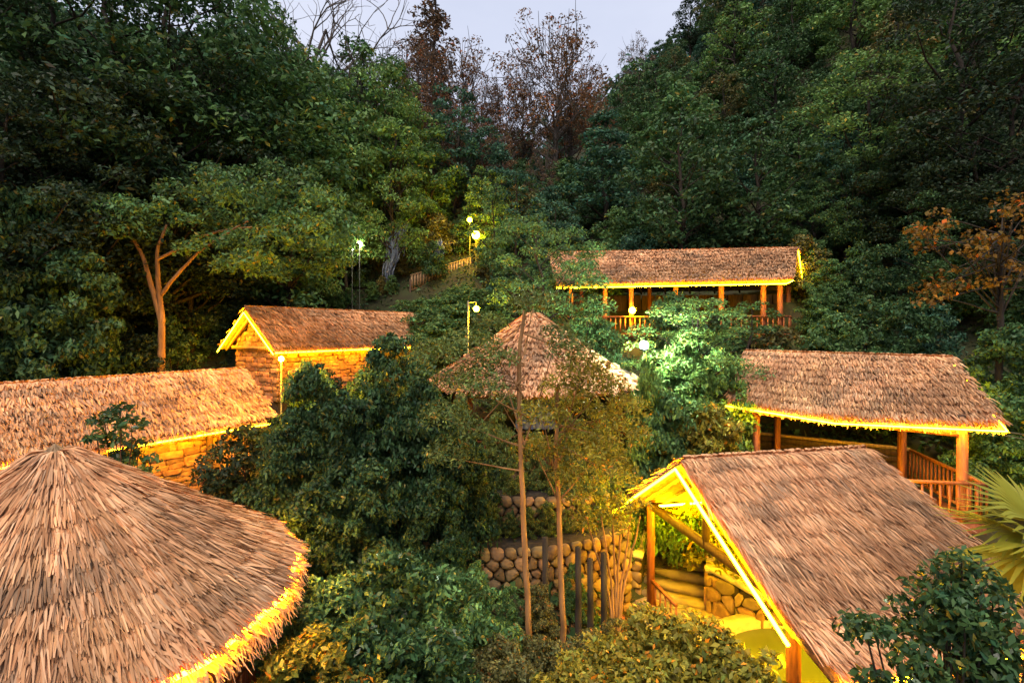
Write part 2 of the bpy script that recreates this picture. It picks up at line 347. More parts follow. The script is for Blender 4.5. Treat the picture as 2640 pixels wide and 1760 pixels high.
def strip(t, base, P, m='strip_yellow', rad=.022, parent=None):
    P = np.asarray(P, float); Q = [P[0]]
    for a, b in zip(P[:-1], P[1:]):
        k = max(2, int(np.linalg.norm(b - a) / .5))
        Q += [lerp(a, b, (q + 1) / k) - V3(0, 0, .018 * math.sin(math.pi * ((q + 1) % 2))) for q in range(k)]
    return MB().tube(Q, rad, 6).build('light_strip', m, parent or t, base)
def post(t, base, x, y, z0, z1, wd=.13, m='wood_red'):
    return MB().box((x, y, (z0 + z1) / 2), (wd, wd, z1 - z0)).build('post', m, t, base)
def railing(t, base, a, b, h=.85, gap=.16, m='wood_red', bw=.035, lit=None):
    a, b = V3(*a), V3(*b); L = np.linalg.norm((b - a)[:2])
    ra = MB().bar(a + V3(0, 0, h), b + V3(0, 0, h), .07, .06).build('railing', m, t, base)
    MB().bar(a + V3(0, 0, .12), b + V3(0, 0, .12), .05, .05).build('bottom_rail', m, ra, base)
    n = int(L / gap); bm = MB().box((0, 0, 0), (bw, bw, 1)); me = mesh_np('baluster', np.vstack(bm.V), np.vstack(bm.F), m)
    for k in range(n + 1):
        p = lerp(a, b, (k + .0) / n) + V3(0, 0, h / 2 + .03)
        link('baluster', me, ra, p - np.array(base), sc=(1, 1, h - .12))
    return ra
def poly_stone(name, P, surf, gap, proud, m, parent, base, r, round_=.72):
    """one stone: the outline P (wall coordinates u,z) raised from the wall with a worn edge"""
    P = np.asarray(P, float); c = P.mean(0); sz = np.sqrt(((P - c) ** 2).sum(1).mean()); k = len(P)
    rings = []
    for f, dp in ((1 - gap / sz, -.05), (1 - gap / sz, proud * .45), (round_ + .14, proud * .85), (round_ - .12, proud)):
        rings.append([surf(c[0] + (p[0] - c[0]) * f, c[1] + (p[1] - c[1]) * f, dp * (1 + (.0 if dp < 0 else r.normal(0, .12)))) for p in P])
    V = np.vstack(rings + [[surf(c[0], c[1], proud * r.uniform(.95, 1.2))]]); o = surf(c[0], c[1], 0); n = 4 * k
    F = [[q * k + a, q * k + (a + 1) % k, (q + 1) * k + (a + 1) % k, (q + 1) * k + a] for q in range(3) for a in range(k)]
    T3 = [[f[0], f[1], f[2]] for f in F] + [[f[0], f[2], f[3]] for f in F] + [[3 * k + a, 3 * k + (a + 1) % k, n] for a in range(k)]
    t = np.tile(r.uniform(.55, 1.25) * np.array([1 + r.normal(0, .08), 1, 1 + r.normal(0, .1)]), (len(V), 1))
    return link(name, mesh_np(name, V - o, T3, m, t), parent, o - np.array(base))
def wall_surf(a, b, bulge):
    a, b = np.array(a, float), np.array(b, float); L = np.linalg.norm(b - a); d = (b - a) / L; n = np.array([d[1], -d[0]])
    def f(uu, z, dp):
        p = a + d * uu + n * (bulge * math.sin(math.pi * min(max(uu / L, 0), 1)) + dp); return np.array([p[0], p[1], z])
    return f, L
def clip(P, q, n):
    """keep the side of polygon P where (x-q).n <= 0"""
    out = []
    for a, b in zip(P, np.roll(P, -1, 0)):
        da, db = (a - q) @ n, (b - q) @ n
        if da <= 0: out.append(a)
        if (da < 0) != (db < 0) and abs(da - db) > 1e-9: out.append(a + (b - a) * da / (da - db))
    return np.array(out)
def stones(parent, base, a, b, z0, z1, r, size, m, name='stone', bulge=0, zfun=None, proud=.09, course=False, gap=.014):
    """single stones over a wall face from a to b (x,y) between z0 and z1; the face looks to the right of a->b"""
    f, L = wall_surf(a, b, bulge)
    if course:
        z = z0
        while z < z1 - size[1] * .4:
            h = min(size[1] * r.uniform(.7, 1.3), z1 - z); s_ = -r.uniform(0, 1) * size[0]
            while s_ < L:
                wd = size[0] * r.uniform(.5, 1.6); u0, u1 = max(s_, 0), min(s_ + wd, L); s_ += wd
                if u1 - u0 < .08 or (zfun and z + h * .7 > zfun((u0 + u1) / 2 / L)): continue
                j = lambda: r.normal(0, .012)
                poly_stone(name, [(u0 + j(), z + j()), (u1 + j(), z + j()), (u1 + j(), z + h + j()), (u0 + j(), z + h + j())], f, gap * .8, proud * r.uniform(.3, 1.2), m, parent, base, r, .9)
            z += h
        return
    nu, nz_ = max(2, int(L / size[0])), max(2, int((z1 - z0) / size[1])); S = []
    for k in range(nz_):
        for q in range(nu): S.append(((q + .5 + .5 * (k % 2) - .25 + r.uniform(-.36, .36)) * L / nu, z0 + (k + .5 + r.uniform(-.34, .34)) * (z1 - z0) / nz_))
    S = np.array(S)
    for p in S:
        if zfun and p[1] > zfun(p[0] / L) - .05: continue
        P = np.array([(0, z0), (L, z0), (L, z1), (0, z1)], float)
        for q in S[np.argsort(((S - p) ** 2).sum(1))[1:16]]: P = clip(P, (p + q) / 2, q - p)
        if len(P) < 3: continue
        P2 = []                                                      # cut the sharp corners off
        for c0, c1 in zip(P, np.roll(P, -1, 0)): P2 += [c0 * .76 + c1 * .24, c0 * .24 + c1 * .76]
        poly_stone(name, P2, f, gap, proud * r.uniform(.7, 1.3), m, parent, base, r)

# ================================================================== BUILDINGS
def rafters(t, base, p0, p1, q0, q1, n, m='wood_dark', dz=.2):
    for k in range(n):
        s = (k + .5) / n; MB().bar(lerp(p0, p1, s) - V3(0, 0, dz), lerp(q0, q1, s) - V3(0, 0, dz), .07, .09).build('rafter', m, t, base)
def ridge_roll(t, base, a, b, seed, rad=.11, dens=170):
    """bundle of straw along the ridge"""
    r = rg(seed); a, b = V3(*a), V3(*b); d = (b - a) / np.linalg.norm(b - a); n = int(np.linalg.norm(b - a) * dens)
    sd = np.cross(d, V3(0, 0, 1)); s = r.uniform(0, 1, n)[:, None]; C = a * (1 - s) + b * s; sg = r.choice([-1, 1], n)[:, None]
    W = d * .028 * r.uniform(.5, 1.5, n)[:, None]; l = r.uniform(.14, .34, n)[:, None]
    T0 = C + V3(0, 0, rad) * r.uniform(.6, 1.1, n)[:, None] - sd * sg * .05; T1 = T0 + sd * sg * l - V3(0, 0, 1) * l * r.uniform(.45, .75, n)[:, None] + d * r.normal(0, .05, n)[:, None]
    V = np.stack([T0 - W, T0 + W, T1 + W * .5, T1 - W * .5], 1).reshape(-1, 3)
    tt = np.repeat(r.uniform(.6, 1.2, (n, 1)) * np.array([[1, .95, .9]]), 4, 0)
    o = link('ridge_straw', mesh_np('ridge_straw', V - np.array(base), np.arange(4 * n).reshape(-1, 4), 'thatch', tt), t); o['kind'] = 'stuff'

def fringe(t, base, P, outward, seed, dens=120, drop=.2, out=.1, width=.02):
    """loose straw ends hanging over an eave"""
    r = rg(seed); VV, TT = [], []
    for k, (a, b) in enumerate(zip(P[:-1], P[1:])):
        a, b = np.asarray(a, float), np.asarray(b, float); n = int(np.linalg.norm(b - a) * dens); d = (b - a) / np.linalg.norm(b - a); o = outward if not callable(outward) else outward((a + b) / 2)
        C = a + (b - a) * r.uniform(0, 1, (n, 1)) + V3(0, 0, 1) * r.normal(-.03, .025, (n, 1)); W = d * width * r.uniform(.4, 1.3, (n, 1)) * .5
        M = C + o * out * r.uniform(.5, 1.1, (n, 1)) - V3(0, 0, 1) * drop * .45 * r.uniform(.5, 1.2, (n, 1)); E = M + o * out * r.uniform(-.2, .9, (n, 1)) - V3(0, 0, 1) * drop * r.uniform(.2, .9, (n, 1)) + d * r.normal(0, .04, (n, 1))
        C = C - o * .12
        VV.append(np.stack([C - W, C + W, M + W, M - W, E + W * .4, E - W * .4], 1).reshape(-1, 3)); TT.append(np.repeat(r.uniform(.6, 1.25, (n, 1)) * np.ones((1, 3)), 6, 0))
    V = np.vstack(VV); b_ = np.arange(len(V) // 6)[:, None] * 6
    o = link('eave_fringe', mesh_np('eave_fringe', V - np.array(base), np.concatenate([b_ + np.array([0, 1, 2, 3]), b_ + np.array([3, 2, 4, 5])]), 'thatch', np.vstack(TT)), t); o['kind'] = 'stuff'
# ---- round pavilion with the large straw cone
def round_pavilion(cx, cy, za, ze, rad, floor, seed, name, label, n=12, rot=0, dens=620, blade=.5, width=.05, row=.27, posts=6, smat='strip_orange', srad=.03, strips=True):
    base = (cx, cy, floor); t = thing(name, base, label, 'pavilion')
    ap = V3(cx, cy, za); E = [V3(cx + rad * math.cos(rot + k * 2 * math.pi / n), cy + rad * math.sin(rot + k * 2 * math.pi / n), ze) for k in range(n)]
    quads = [(ap + (E[k] - ap) * .015 + V3(0, 0, 0), ap + (E[(k + 1) % n] - ap) * .015, E[k], E[(k + 1) % n]) for k in range(n)]
    roof_part(t, base, quads, seed, dens=dens, blade=blade, width=width, row=row, lift=.12, sag=.02)
    r = rg(seed + 1); mb = MB()                                       # knot of straw tied at the top
    for k in range(60):
        a = r.uniform(0, 6.28); mb.tube([ap + V3(0, 0, .05 + r.uniform(0, .06)), ap + V3(math.cos(a) * .12, math.sin(a) * .12, .0), ap + V3(math.cos(a) * .3, math.sin(a) * .3, -.14)], [.012, .014, .006], 4)
    mb.build('roof_knot', 'wood_tan', t, base)
    if strips:
        S = [ap + (e - ap) * 1.02 + V3(0, 0, .03) for e in E]; fringe(t, base, E + [E[0]], lambda m_: (m_ - V3(cx, cy, m_[2])) / np.linalg.norm((m_ - V3(cx, cy, m_[2]))), seed + 3, 170, .26, .13, .022); strip(t, base, S + [S[0]], smat, srad)
    pr = rad * .80
    for k in range(posts):
        a = rot + (k + .5) * 2 * math.pi / posts; x, y = cx + pr * math.cos(a), cy + pr * math.sin(a)
        zt = za + (ze - za) * .80 - .15; post(t, base, x, y, floor, zt, .13)
        a2 = rot + (k + 1.5) * 2 * math.pi / posts; x2, y2 = cx + pr * math.cos(a2), cy + pr * math.sin(a2)
        MB().bar((x, y, zt - .12), (x2, y2, zt - .12), .1, .14).build('beam', 'wood_red', t, base)
        if k != 2: railing(t, base, (x, y, floor), (x2, y2, floor), .8, .2)
        MB().bar((x, y, zt), (cx, cy, za - .2), .08, .1).build('rafter', 'wood_dark', t, base)
    mb = MB(); th = np.linspace(0, 2 * math.pi, 25)[:-1]
    P = [(cx + rad * .9 * math.cos(a), cy + rad * .9 * math.sin(a)) for a in th]
    V = [(x, y, floor - .02) for x, y in P] + [(x, y, floor - 1.2) for x, y in P] + [(cx, cy, floor - .02)]
    mb.add(V, [[k, k + 24, (k + 1) % 24 + 24, (k + 1) % 24] for k in range(24)] + [[48, k, (k + 1) % 24, (k + 1) % 24] for k in range(0)]).build('floor_edge', 'plaster', t, base)
    MB().add(V, [[48, k, k + 1, (k + 2) % 24] for k in range(0, 24, 2)]).build('floor', 'wood_tan', t, base)
    return t
round_pavilion(-5.58, 5.92, 6.5, 4.68, 2.68, 2.5, 11, 'round_pavilion', 'round pavilion with a broad straw cone roof and an orange light strip under its eave', n=14, rot=.05, dens=1900, width=.024)

# ---- gable pavilion over the spring pool
A, B = V3(3.33, 9.56, 5.4), V3(7.63, 10.48, 5.4); u = (B - A) / np.linalg.norm(B - A); v = V3(u[1], -u[0], 0)
base2 = (5.4, 9.6, 1.15); t2 = thing('gable_pavilion', base2, 'gabled straw-roof pavilion edged in bright yellow light over a pool', 'pavilion')
def r2(s, wv, z): p = A + u * s + v * wv; p[2] = z; return p
LR = np.linalg.norm(B - A)
nk0, nk1 = r2(0, 2.9, 3.78), r2(LR, 2.9, 3.78)
q2 = [(A, B, nk0, nk1, dict(sag=.03)), (r2(0, 2.8, 3.87), r2(LR, 2.8, 3.87), r2(.05, 3.62, 3.55), r2(LR + .05, 3.62, 3.55), dict(row=.2)),
      (A, B, r2(0, -2.95, 3.5), r2(LR, -2.95, 3.5), dict(dens=260))]
roof_part(t2, base2, q2, 21, dens=1700, blade=.5, width=.022, row=.34, lift=.115)
ridge_roll(t2, base2, A, B, 22, dens=150)
strip(t2, base2, [r2(-.12, -2.95, 3.34), A + V3(-.12, -.02, -.14), r2(-.12, 2.9, 3.64)], 'strip_yellow', .028)
strip(t2, base2, [r2(.0, 3.7, 3.60), r2(LR, 3.7, 3.60)], 'strip_orange', .02); fringe(t2, base2, [r2(.0, 3.62, 3.55), r2(LR, 3.62, 3.55)], v, 23, 170, .26, .12, .022)
strip(t2, base2, [r2(LR + .0, -2.95, 3.28), B + V3(.0, 0, -.2), r2(LR + .0, 2.9, 3.56)], 'strip_yellow', .022)
for w_, z_ in ((-2.12, 3.72), (2.12, 3.72)): strip(t2, base2, [r2(.7, w_, z_), r2(LR - .6, w_, z_)], 'strip_fill', .024)  # unseen strips added inside both eaves to brighten the interior
for s_ in (.55, LR - .4):
    for w_ in (-2.25, 2.25):
        p = r2(s_, w_, 0); post(t2, base2, p[0], p[1], 1.0, 3.95, .15, 'wood_red')
    MB().bar(r2(s_, -2.6, 3.72), r2(s_, 2.6, 3.72), .12, .16).build('tie_beam', 'wood_dark', t2, base2)
    MB().bar(r2(s_, 0, 3.72), r2(s_, 0, 5.2), .1, .12).build('king_post', 'wood_dark', t2, base2)
for w_ in (-2.25, 2.25): MB().bar(r2(.1, w_, 3.86), r2(LR - .1, w_, 3.86), .12, .14).build('eave_beam', 'wood_dark', t2, base2)
for sgn, we, ze_ in ((1, 2.9, 3.78), (-1, -2.95, 3.5)): rafters(t2, base2, A, B, r2(0, we, ze_), r2(LR, we, ze_), 7, 'wood_tan', .17)
railing(t2, base2, r2(.55, -2.25, 1.15), r2(.55, -1.1, 1.15), .75, .22)

# pool under the gable pavilion
pc = V3(5.75, 8.9, 0); PR = 1.75
thp = np.linspace(0, 2 * math.pi, 41)[:-1]
t = thing('spring_pool', (pc[0], pc[1], 1.2), 'round spring pool with a pale stone coping beneath the gabled pavilion', 'pool')
ring = [(1.0, 1.0), (1.0, 1.62), (1.2, 1.62), (1.2, .9)]
mb = MB()
V = [(pc[0] + PR * q * math.cos(a) * 1.1, pc[1] + PR * q * math.sin(a), z) for a in thp for q, z in ring]
mb.add(V, [[k * 4 + m_, k * 4 + m_ + 1, (k + 1) % 40 * 4 + m_ + 1, (k + 1) % 40 * 4 + m_] for k in range(40) for m_ in range(3)]).build('coping', 'cap_stone', t, (pc[0], pc[1], 1.2))
mb = MB(); V = [(pc[0] + PR * 1.02 * math.cos(a) * 1.1, pc[1] + PR * 1.02 * math.sin(a), 1.46) for a in thp] + [(pc[0], pc[1], 1.46)]
tag(mb.add(V, [[40, k, k + 1, (k + 2) % 40] for k in range(0, 40, 2)]).build('water', 'water_spring'), kind='structure')
# paved terrace round the pool
tag(MB().add([(2.9, 12.6, 1.27), (2.4, 6.6, 1.24), (9, 7.2, 1.24), (8.2, 13.2, 1.27)], [[0, 1, 2, 3]]).build('pavement', 'plaster'), kind='structure')
ft = thing('flagstone_floor', (3.6, 10.3, 1.25), 'uneven flagstone floor around the spring pool', 'floor'); fr = rg(93); S = np.array([(x_ + fr.uniform(-.2, .2), y_ + fr.uniform(-.2, .2)) for x_ in np.arange(2.9, 8, .55) for y_ in np.arange(7.0, 12.6, .5)])
for p in S:
    if math.hypot((p[0] - pc[0]) / 1.1, p[1] - pc[1]) < PR * 1.2 + .1: continue
    P = np.array([(2.7, 6.7), (8.3, 6.7), (8.3, 12.9), (2.7, 12.9)], float)
    for q in S[np.argsort(((S - p) ** 2).sum(1))[1:14]]: P = clip(P, (p + q) / 2, q - p)
    if len(P) > 2: poly_stone('flagstone', P, lambda a_, b_, d_: V3(a_, b_, 1.27 + d_), .012, .035, 'flagstone', ft, (3.6, 10.3, 1.25), fr, .9)
# stair with parapets climbing behind the pool
sb = (4.4, 12.6, 1.25); t = thing('stone_stair', sb, 'yellow lit stone stair between low walls behind the pool', 'stair')
sd_ = V3(.42, .91, 0); sw = V3(.91, -.42, 0); s0 = V3(3.95, 11.9, 1.25)
for k in range(9):
    c = s0 + sd_ * (.32 * k) + V3(0, 0, .165 * k + .08)
    MB().box(c + sd_ * .17, (1.5, .36, .165 + .0), rz=math.atan2(sw[1], sw[0])).build('step', 'plaster', t, sb)
for sg in (-1, 1):
    nm = 'low stone wall with a pale cap beside the stair climbing from the pool' if sg > 0 else 'low stone wall with a pale cap beside the stair near the red post'
    wb = s0 + sw * (.92 * sg); wt = thing('parapet_wall', wb, nm, 'wall')
    e = wb + sd_ * 3.0
    P = [wb + V3(0, 0, 1.0), wb + sd_ * .45 + V3(0, 0, 1.02), e + V3(0, 0, 2.5)]
    for a_, b_ in zip(P[:-1], P[1:]): MB().bar(a_, b_, .36, .1).build('cap', 'cap_stone', wt, wb)
    mb = MB(); q = sw * .13
    VV = []
    for p_ in P: VV += [p_ - q - V3(0, 0, .04), p_ + q - V3(0, 0, .04)]
    for p_ in P: VV += [V3(p_[0], p_[1], 1.1) - q, V3(p_[0], p_[1], 1.1) + q]
    mb.add(VV, [[0, 1, 7, 6], [0, 6, 8, 2], [1, 3, 9, 7], [2, 8, 10, 4], [3, 5, 11, 9], [4, 10, 11, 5]]).build('core', 'mortar', wt, wb)
    r = rg(60 + sg)
    en = wb - sd_ * .0
    stones(wt, wb, (en - sw * .17)[:2], (en + sw * .17)[:2], 1.2, 2.16, r, (.2, .26), 'stone_lamplit')
    stones(wt, wb, (wb - sw * .14)[:2] + 0, (e - sw * .14)[:2], 1.2, 3.6, r, (.38, .3), 'stone_lamplit', zfun=lambda f: 2.2 + max(0, f - .15) * 1.75) if sg < 0 else \
        stones(wt, wb, (e - sw * .14)[:2], (wb - sw * .14)[:2], 1.2, 3.6, r, (.38, .3), 'stone_lamplit', zfun=lambda f: 2.2 + max(0, .85 - f) * 1.75)
    if sg > 0: pass
# curved low wall running from the stair towards the pool
wb = V3(5.3, 11.4, 1.2); wt = thing('pool_wall', wb, 'low stone wall with a pale cap curving down to the pool', 'wall')
P = [V3(4.75, 11.75, 2.3), V3(5.2, 11.2, 2.22), V3(5.65, 10.75, 2.05), V3(6.3, 10.9, 1.85), V3(7.2, 11.1, 1.8)]
for a_, b_ in zip(P[:-1], P[1:]):
    MB().bar(a_, b_, .34, .09).build('cap', 'cap_stone', wt, wb)
    d = (b_ - a_)[:2]; d /= np.linalg.norm(d); nn = np.array([d[1], -d[0]]) if d[0] * 0 + d[1] < 0 or True else None
    MB().bar(a_ - V3(0, 0, .6), b_ - V3(0, 0, .6), .2, 1.1).build('core', 'mortar', wt, wb)
    nl = np.array([-d[1], d[0]]); face = -nl if (-nl)[1] < 0 else nl
    stones(wt, wb, a_[:2] + np.array([d[1], -d[0]]) * .1, b_[:2] + np.array([d[1], -d[0]]) * .1, 1.25, min(a_[2], b_[2]) - .05, rg(int(a_[0] * 100)), (.3, .24), 'stone_lamplit')

# ---- open deck pavilion on the right
b3 = (9, 13, 3.0); t3 = thing('deck_pavilion', b3, 'open wooden deck pavilion with a straw roof edged in yellow light and red railings', 'pavilion')
Ra, Rb = V3(7.3, 15.2, 7.28), V3(11.0, 12.1, 7.26)
na, nb_ = V3(6.05, 13.64, 6.0), V3(10.42, 10.22, 6.0); mid = V3(8.0, 11.95, 5.83)
fa, fb = V3(8.5, 16.9, 6.0), V3(12.4, 13.8, 6.0); Rm = lerp(Ra, Rb, .45)
roof_part(t3, b3, [(Ra, Rm, na, mid), (Rm, Rb, mid, nb_), (Ra, Rb, fa, fb, dict(dens=200))], 31, dens=950, blade=.36, width=.03, row=.27, lift=.11)
ridge_roll(t3, b3, Ra, Rb, 32)
lw = V3(-.09, -.11, -.12); fringe(t3, b3, [na, mid, nb_], V3(-.62, -.78, 0), 33, 130, .14, .05, .022); strip(t3, b3, [na + lw, mid + lw, nb_ + lw], 'strip_yellow', .014)
strip(t3, b3, [nb_ + lw, Rb + lw, fb + lw], 'strip_yellow', .016)
DZ = 3.8; deck = [(10.2, 10.42), (8.3, 10.75), (6.4, 13.5), (8.0, 15.5), (11.0, 13.45)]
mb = MB(); mb.add([(x, y, DZ) for x, y in deck] + [(x, y, DZ - .2) for x, y in deck], [[0, 1, 2, 3], [0, 3, 4, 4]][:1] + [[k, k + 5, (k + 1) % 5 + 5, (k + 1) % 5] for k in range(5)] + [[0, 3, 4, 0]]).build('deck', 'wood_red', t3, b3)
for x, y in [(9.86, 10.62), (10.25, 12.75), (6.75, 13.4), (8.2, 15.0)]:
    post(t3, b3, x, y, 2.6, 5.78, .14)
MB().bar((6.75, 13.4, 5.7), (9.86, 10.62, 5.7), .09, .1).build('beam', 'wood_red', t3, b3); MB().bar((8.2, 15.0, 6.3), (10.25, 12.75, 6.3), .12, .16).build('beam', 'wood_red', t3, b3)
for a_, b_ in (((6.75, 13.4), (8.2, 15.0)), ((9.86, 10.62), (10.25, 12.75))): MB().bar((*a_, 6.05), (*b_, 6.1), .12, .16).build('beam', 'wood_dark', t3, b3)
rafters(t3, b3, Ra, Rb, na, nb_, 8, 'wood_tan', .2); rafters(t3, b3, Ra, Rb, fa, fb, 8, 'wood_tan', .2)
railing(t3, b3, (10.2, 10.42, DZ), (8.3, 10.75, DZ), .88, .17); railing(t3, b3, (10.2, 10.42, DZ), (11.0, 13.4, DZ), .88, .17)
ra = MB().bar((11.0, 13.4, DZ + .9), (7.9, 15.5, DZ + .9), .09, .08).build('railing', 'wood_tan', t3, b3)
for k in range(4):
    zz = DZ + .1 + k * .19; MB().bar((11.0, 13.43, zz + .08), (7.9, 15.53, zz + .08), .03, .17).build('board', 'wood_dark', ra, b3)

# ---- long open pavilion up the slope
b4 = (8, 21, 7.2); t4 = thing('long_pavilion', b4, 'long straw-roof pavilion on the upper terrace with a yellow strip along its eave', 'pavilion')
Ra, Rb = V3(1.76, 23.2, 11.62), V3(12.76, 21.7, 11.61); na, nb_ = V3(1.9, 20.75, 9.95), V3(11.2, 19.3, 10.0); fa, fb = V3(2.5, 25.6, 10.0), V3(14.5, 24.1, 10.1)
roof_part(t4, b4, [(Ra, Rb, na, nb_), (Ra, Rb, fa, fb, dict(dens=90))], 41, dens=330, blade=.42, width=.05, row=.3, lift=.12)
ridge_roll(t4, b4, Ra, Rb, 42, dens=90)
lw = V3(0, 0, -.17); strip(t4, b4, [na + lw + V3(0, -.05, 0), nb_ + lw + V3(-.3, -.05, 0), nb_ + V3(.0, 0, -.04)], 'strip_yellow', .017); strip(t4, b4, [Rb + V3(.06, 0, -.1), fb + lw], 'strip_yellow', .02)
D4 = 7.7; dk = [(1.9, 20.9), (11.2, 19.55), (12.6, 21.9), (13.2, 23.6), (2.2, 25.2)]
MB().add([(x, y, D4) for x, y in dk] + [(x, y, D4 - .3) for x, y in dk], [[0, 1, 2, 3], [0, 3, 4, 0]] + [[k, (k + 1) % 5, (k + 1) % 5 + 5, k + 5] for k in range(5)]).build('deck', 'wood_dark', t4, b4)
for k, s in enumerate((.04, .20, .32, .52, .72, .90, .97)):
    p = lerp((2.2, 21.1, 0), (11.2, 19.75, 0), s); post(t4, b4, p[0], p[1], 6.6, 10.05, .16)
for s in (.1, .4, .7, .98): p = lerp((2.4, 24.6, 0), (13.4, 23.1, 0), s); post(t4, b4, p[0], p[1], 6.6, 10.1, .16)
MB().bar((2.2, 21.1, 10.0), (11.3, 19.74, 10.0), .14, .18).build('beam', 'wood_red', t4, b4)
rafters(t4, b4, Ra, Rb, na, nb_, 14, 'wood_tan', .2); rafters(t4, b4, Ra, Rb, fa, fb, 10, 'wood_tan', .2)
railing(t4, b4, (2.0, 20.98, D4), (11.2, 19.6, D4), .85, .2, bw=.04); railing(t4, b4, (11.2, 19.6, D4), (12.6, 21.9, D4), .85, .2, bw=.04)
for k in range(16):
    a_ = lerp((2.4, 24.7, 0), (13.2, 23.2, 0), k / 16); b_ = lerp((2.4, 24.7, 0), (13.2, 23.2, 0), (k + .96) / 16)
    MB().box(((a_[0] + b_[0]) / 2, (a_[1] + b_[1]) / 2, 8.7), (.62, .05, 2.0), rz=-.136).build('wall_board', 'wood_dark', t4, b4)

# ---- stone houses on the left
ud = V3(.559, .829, 0); vd = V3(.829, -.559, 0)
def stone_house(P, L0, L1, zr, ze, kw, zfl, name, label, seed, wall_s, gable=False, strips=(), dens=380):
    """ridge runs through P along ud from L0 to L1"""
    P = V3(*P, 0); c = P + ud * (L0 + L1) / 2; base = (c[0], c[1], zfl); t = thing(name, base, label, 'house')
    def pt(s, w_, z): q = P + ud * s + vd * w_; q[2] = z; return q
    a, b = pt(L0, 0, zr), pt(L1, 0, zr)
    roof_part(t, base, [(a, b, pt(L0, kw, ze), pt(L1, kw, ze)), (a, b, pt(L0, -kw, ze), pt(L1, -kw, ze), dict(dens=120))], seed, dens=dens, blade=.42, width=.04, row=.28, lift=.11)
    ridge_roll(t, base, a, b, seed + 1, dens=110)
    wi = kw - .5; zt = ze + .25
    ci = [pt(L0 + .5, wi - .1, 0), pt(L1 - .5, wi - .1, 0), pt(L1 - .5, -wi + .1, 0), pt(L0 + .5, -wi + .1, 0)]
    ap0, ap1 = pt(L0 + .5, 0, zr - .25), pt(L1 - .5, 0, zr - .25)
    V = [V3(q[0], q[1], zfl - .8) for q in ci] + [V3(q[0], q[1], zt) for q in ci] + [ap0, ap1]
    MB().add(V, [[0, 1, 5, 4], [1, 2, 6, 5], [2, 3, 7, 6], [3, 0, 4, 7], [4, 7, 8, 8][:4], [5, 9, 6, 6]]).build('wall', 'mortar', t, base) if False else None
    me = bpy.data.meshes.new('wall'); me.from_pydata([tuple(q - np.array(base)) for q in V], [], [(0, 1, 5, 4), (1, 2, 6, 5), (2, 3, 7, 6), (3, 0, 4, 7), (4, 7, 8), (5, 9, 6)]); me.materials.append(MATS['mortar'])
    wl = link('wall', me, t); r = rg(seed + 2)
    stones(wl, base, pt(wall_s[0], wi - .08, 0)[:2], pt(wall_s[1], wi - .08, 0)[:2], zfl - .1, zt - .05, r, (.42, .19), 'stone_brick', name='brick', course=True)
    if gable:
        stones(wl, base, pt(L0 + .5, -wi, 0)[:2], pt(L0 + .5, wi - .05, 0)[:2], zfl - .1, zr - .3, r, (.42, .2), 'stone_brick', name='brick', course=True,
               zfun=lambda f: zt + (zr - .3 - zt) * (1 - abs(2 * f - 1)))
        MB().bar(pt(L0 + .15, 0, zr - .2), pt(L0 + 1.5, 0, zr - .2), .14, .16).build('ridge_beam', 'wood_dark', t, base)
        for sg in (-1, 1): MB().bar(pt(L0 + .3, 0, zr - .2), pt(L0 + .3, sg * (kw - .05), ze - .12), .1, .14).build('rafter', 'wood_tan', t, base)
        MB().bar(pt(L0 + .32, -wi, zt - .25), pt(L0 + .32, wi, zt - .25), .1, .14).build('tie_beam', 'wood_tan', t, base)
        strip(t, base, [pt(L0 - .07, -kw, ze - .2), pt(L0 - .07, 0, zr - .19), pt(L0 - .07, kw, ze - .2)], 'strip_orange', .02)
    fringe(t, base, [pt(L0, kw, ze), pt(L1, kw, ze)], vd, seed + 5, 110, .14, .05, .025)
    for s0_, s1_ in strips: strip(t, base, [pt(s0_, kw + .03, ze - .15), pt(s1_, kw + .03, ze - .15)], 'strip_orange', .02)
    return t, base, pt
t5, b5, p5 = stone_house((-9.7, 17.6), -11, 0, 6.55, 5.0, 2.05, 3.0, 'stone_house', 'long stone-walled house with an orange lit straw roof behind the round pavilion', 51, (-7.5, -.6), strips=((-9, -4.9), (-4.6, -.1)))
MB().box(p5(-1.9, 1.6, 3.9), (.16, .12, 2.0), rz=math.atan2(ud[1], ud[0])).build('door_frame', 'wood_dark', t5, b5)
t6, b6, p6 = stone_house((-11.0, 20.0), 0, 10.9, 8.9, 7.25, 2.2, 5.2, 'stone_house', 'stone house with its lit triangular gable end and straw roof by a forked tree', 55, (.5, 5.0), gable=True, strips=((0, 5.2), (5.2, 10.9)), dens=300)

# ---- small pavilion in the middle
t7 = round_pavilion(.66, 15.2, 8.5, 6.35, 3.3, 4.15, 71, 'pointed_pavilion', 'small pavilion with a pointed straw roof half hidden behind slender trees', n=8, rot=.3, dens=480, blade=.36, width=.05, row=.26, posts=6, strips=False)
mb = MB(); xs = np.linspace(.1, 1.25, 27); V = []
for k, x in enumerate(xs): V += [(x, 12.95 + .05 * math.sin(k * 1.7), 6.55), (x, 12.95 + .07 * math.sin(k * 1.7 + .5), 5.35)]
mb.add(V, [[2 * k, 2 * k + 1, 2 * k + 3, 2 * k + 2] for k in range(26)])
tag(mb.build('curtain', 'fabric_blue', smooth=True), 'pale bluish white curtain hanging under the pointed straw roof', 'curtain')

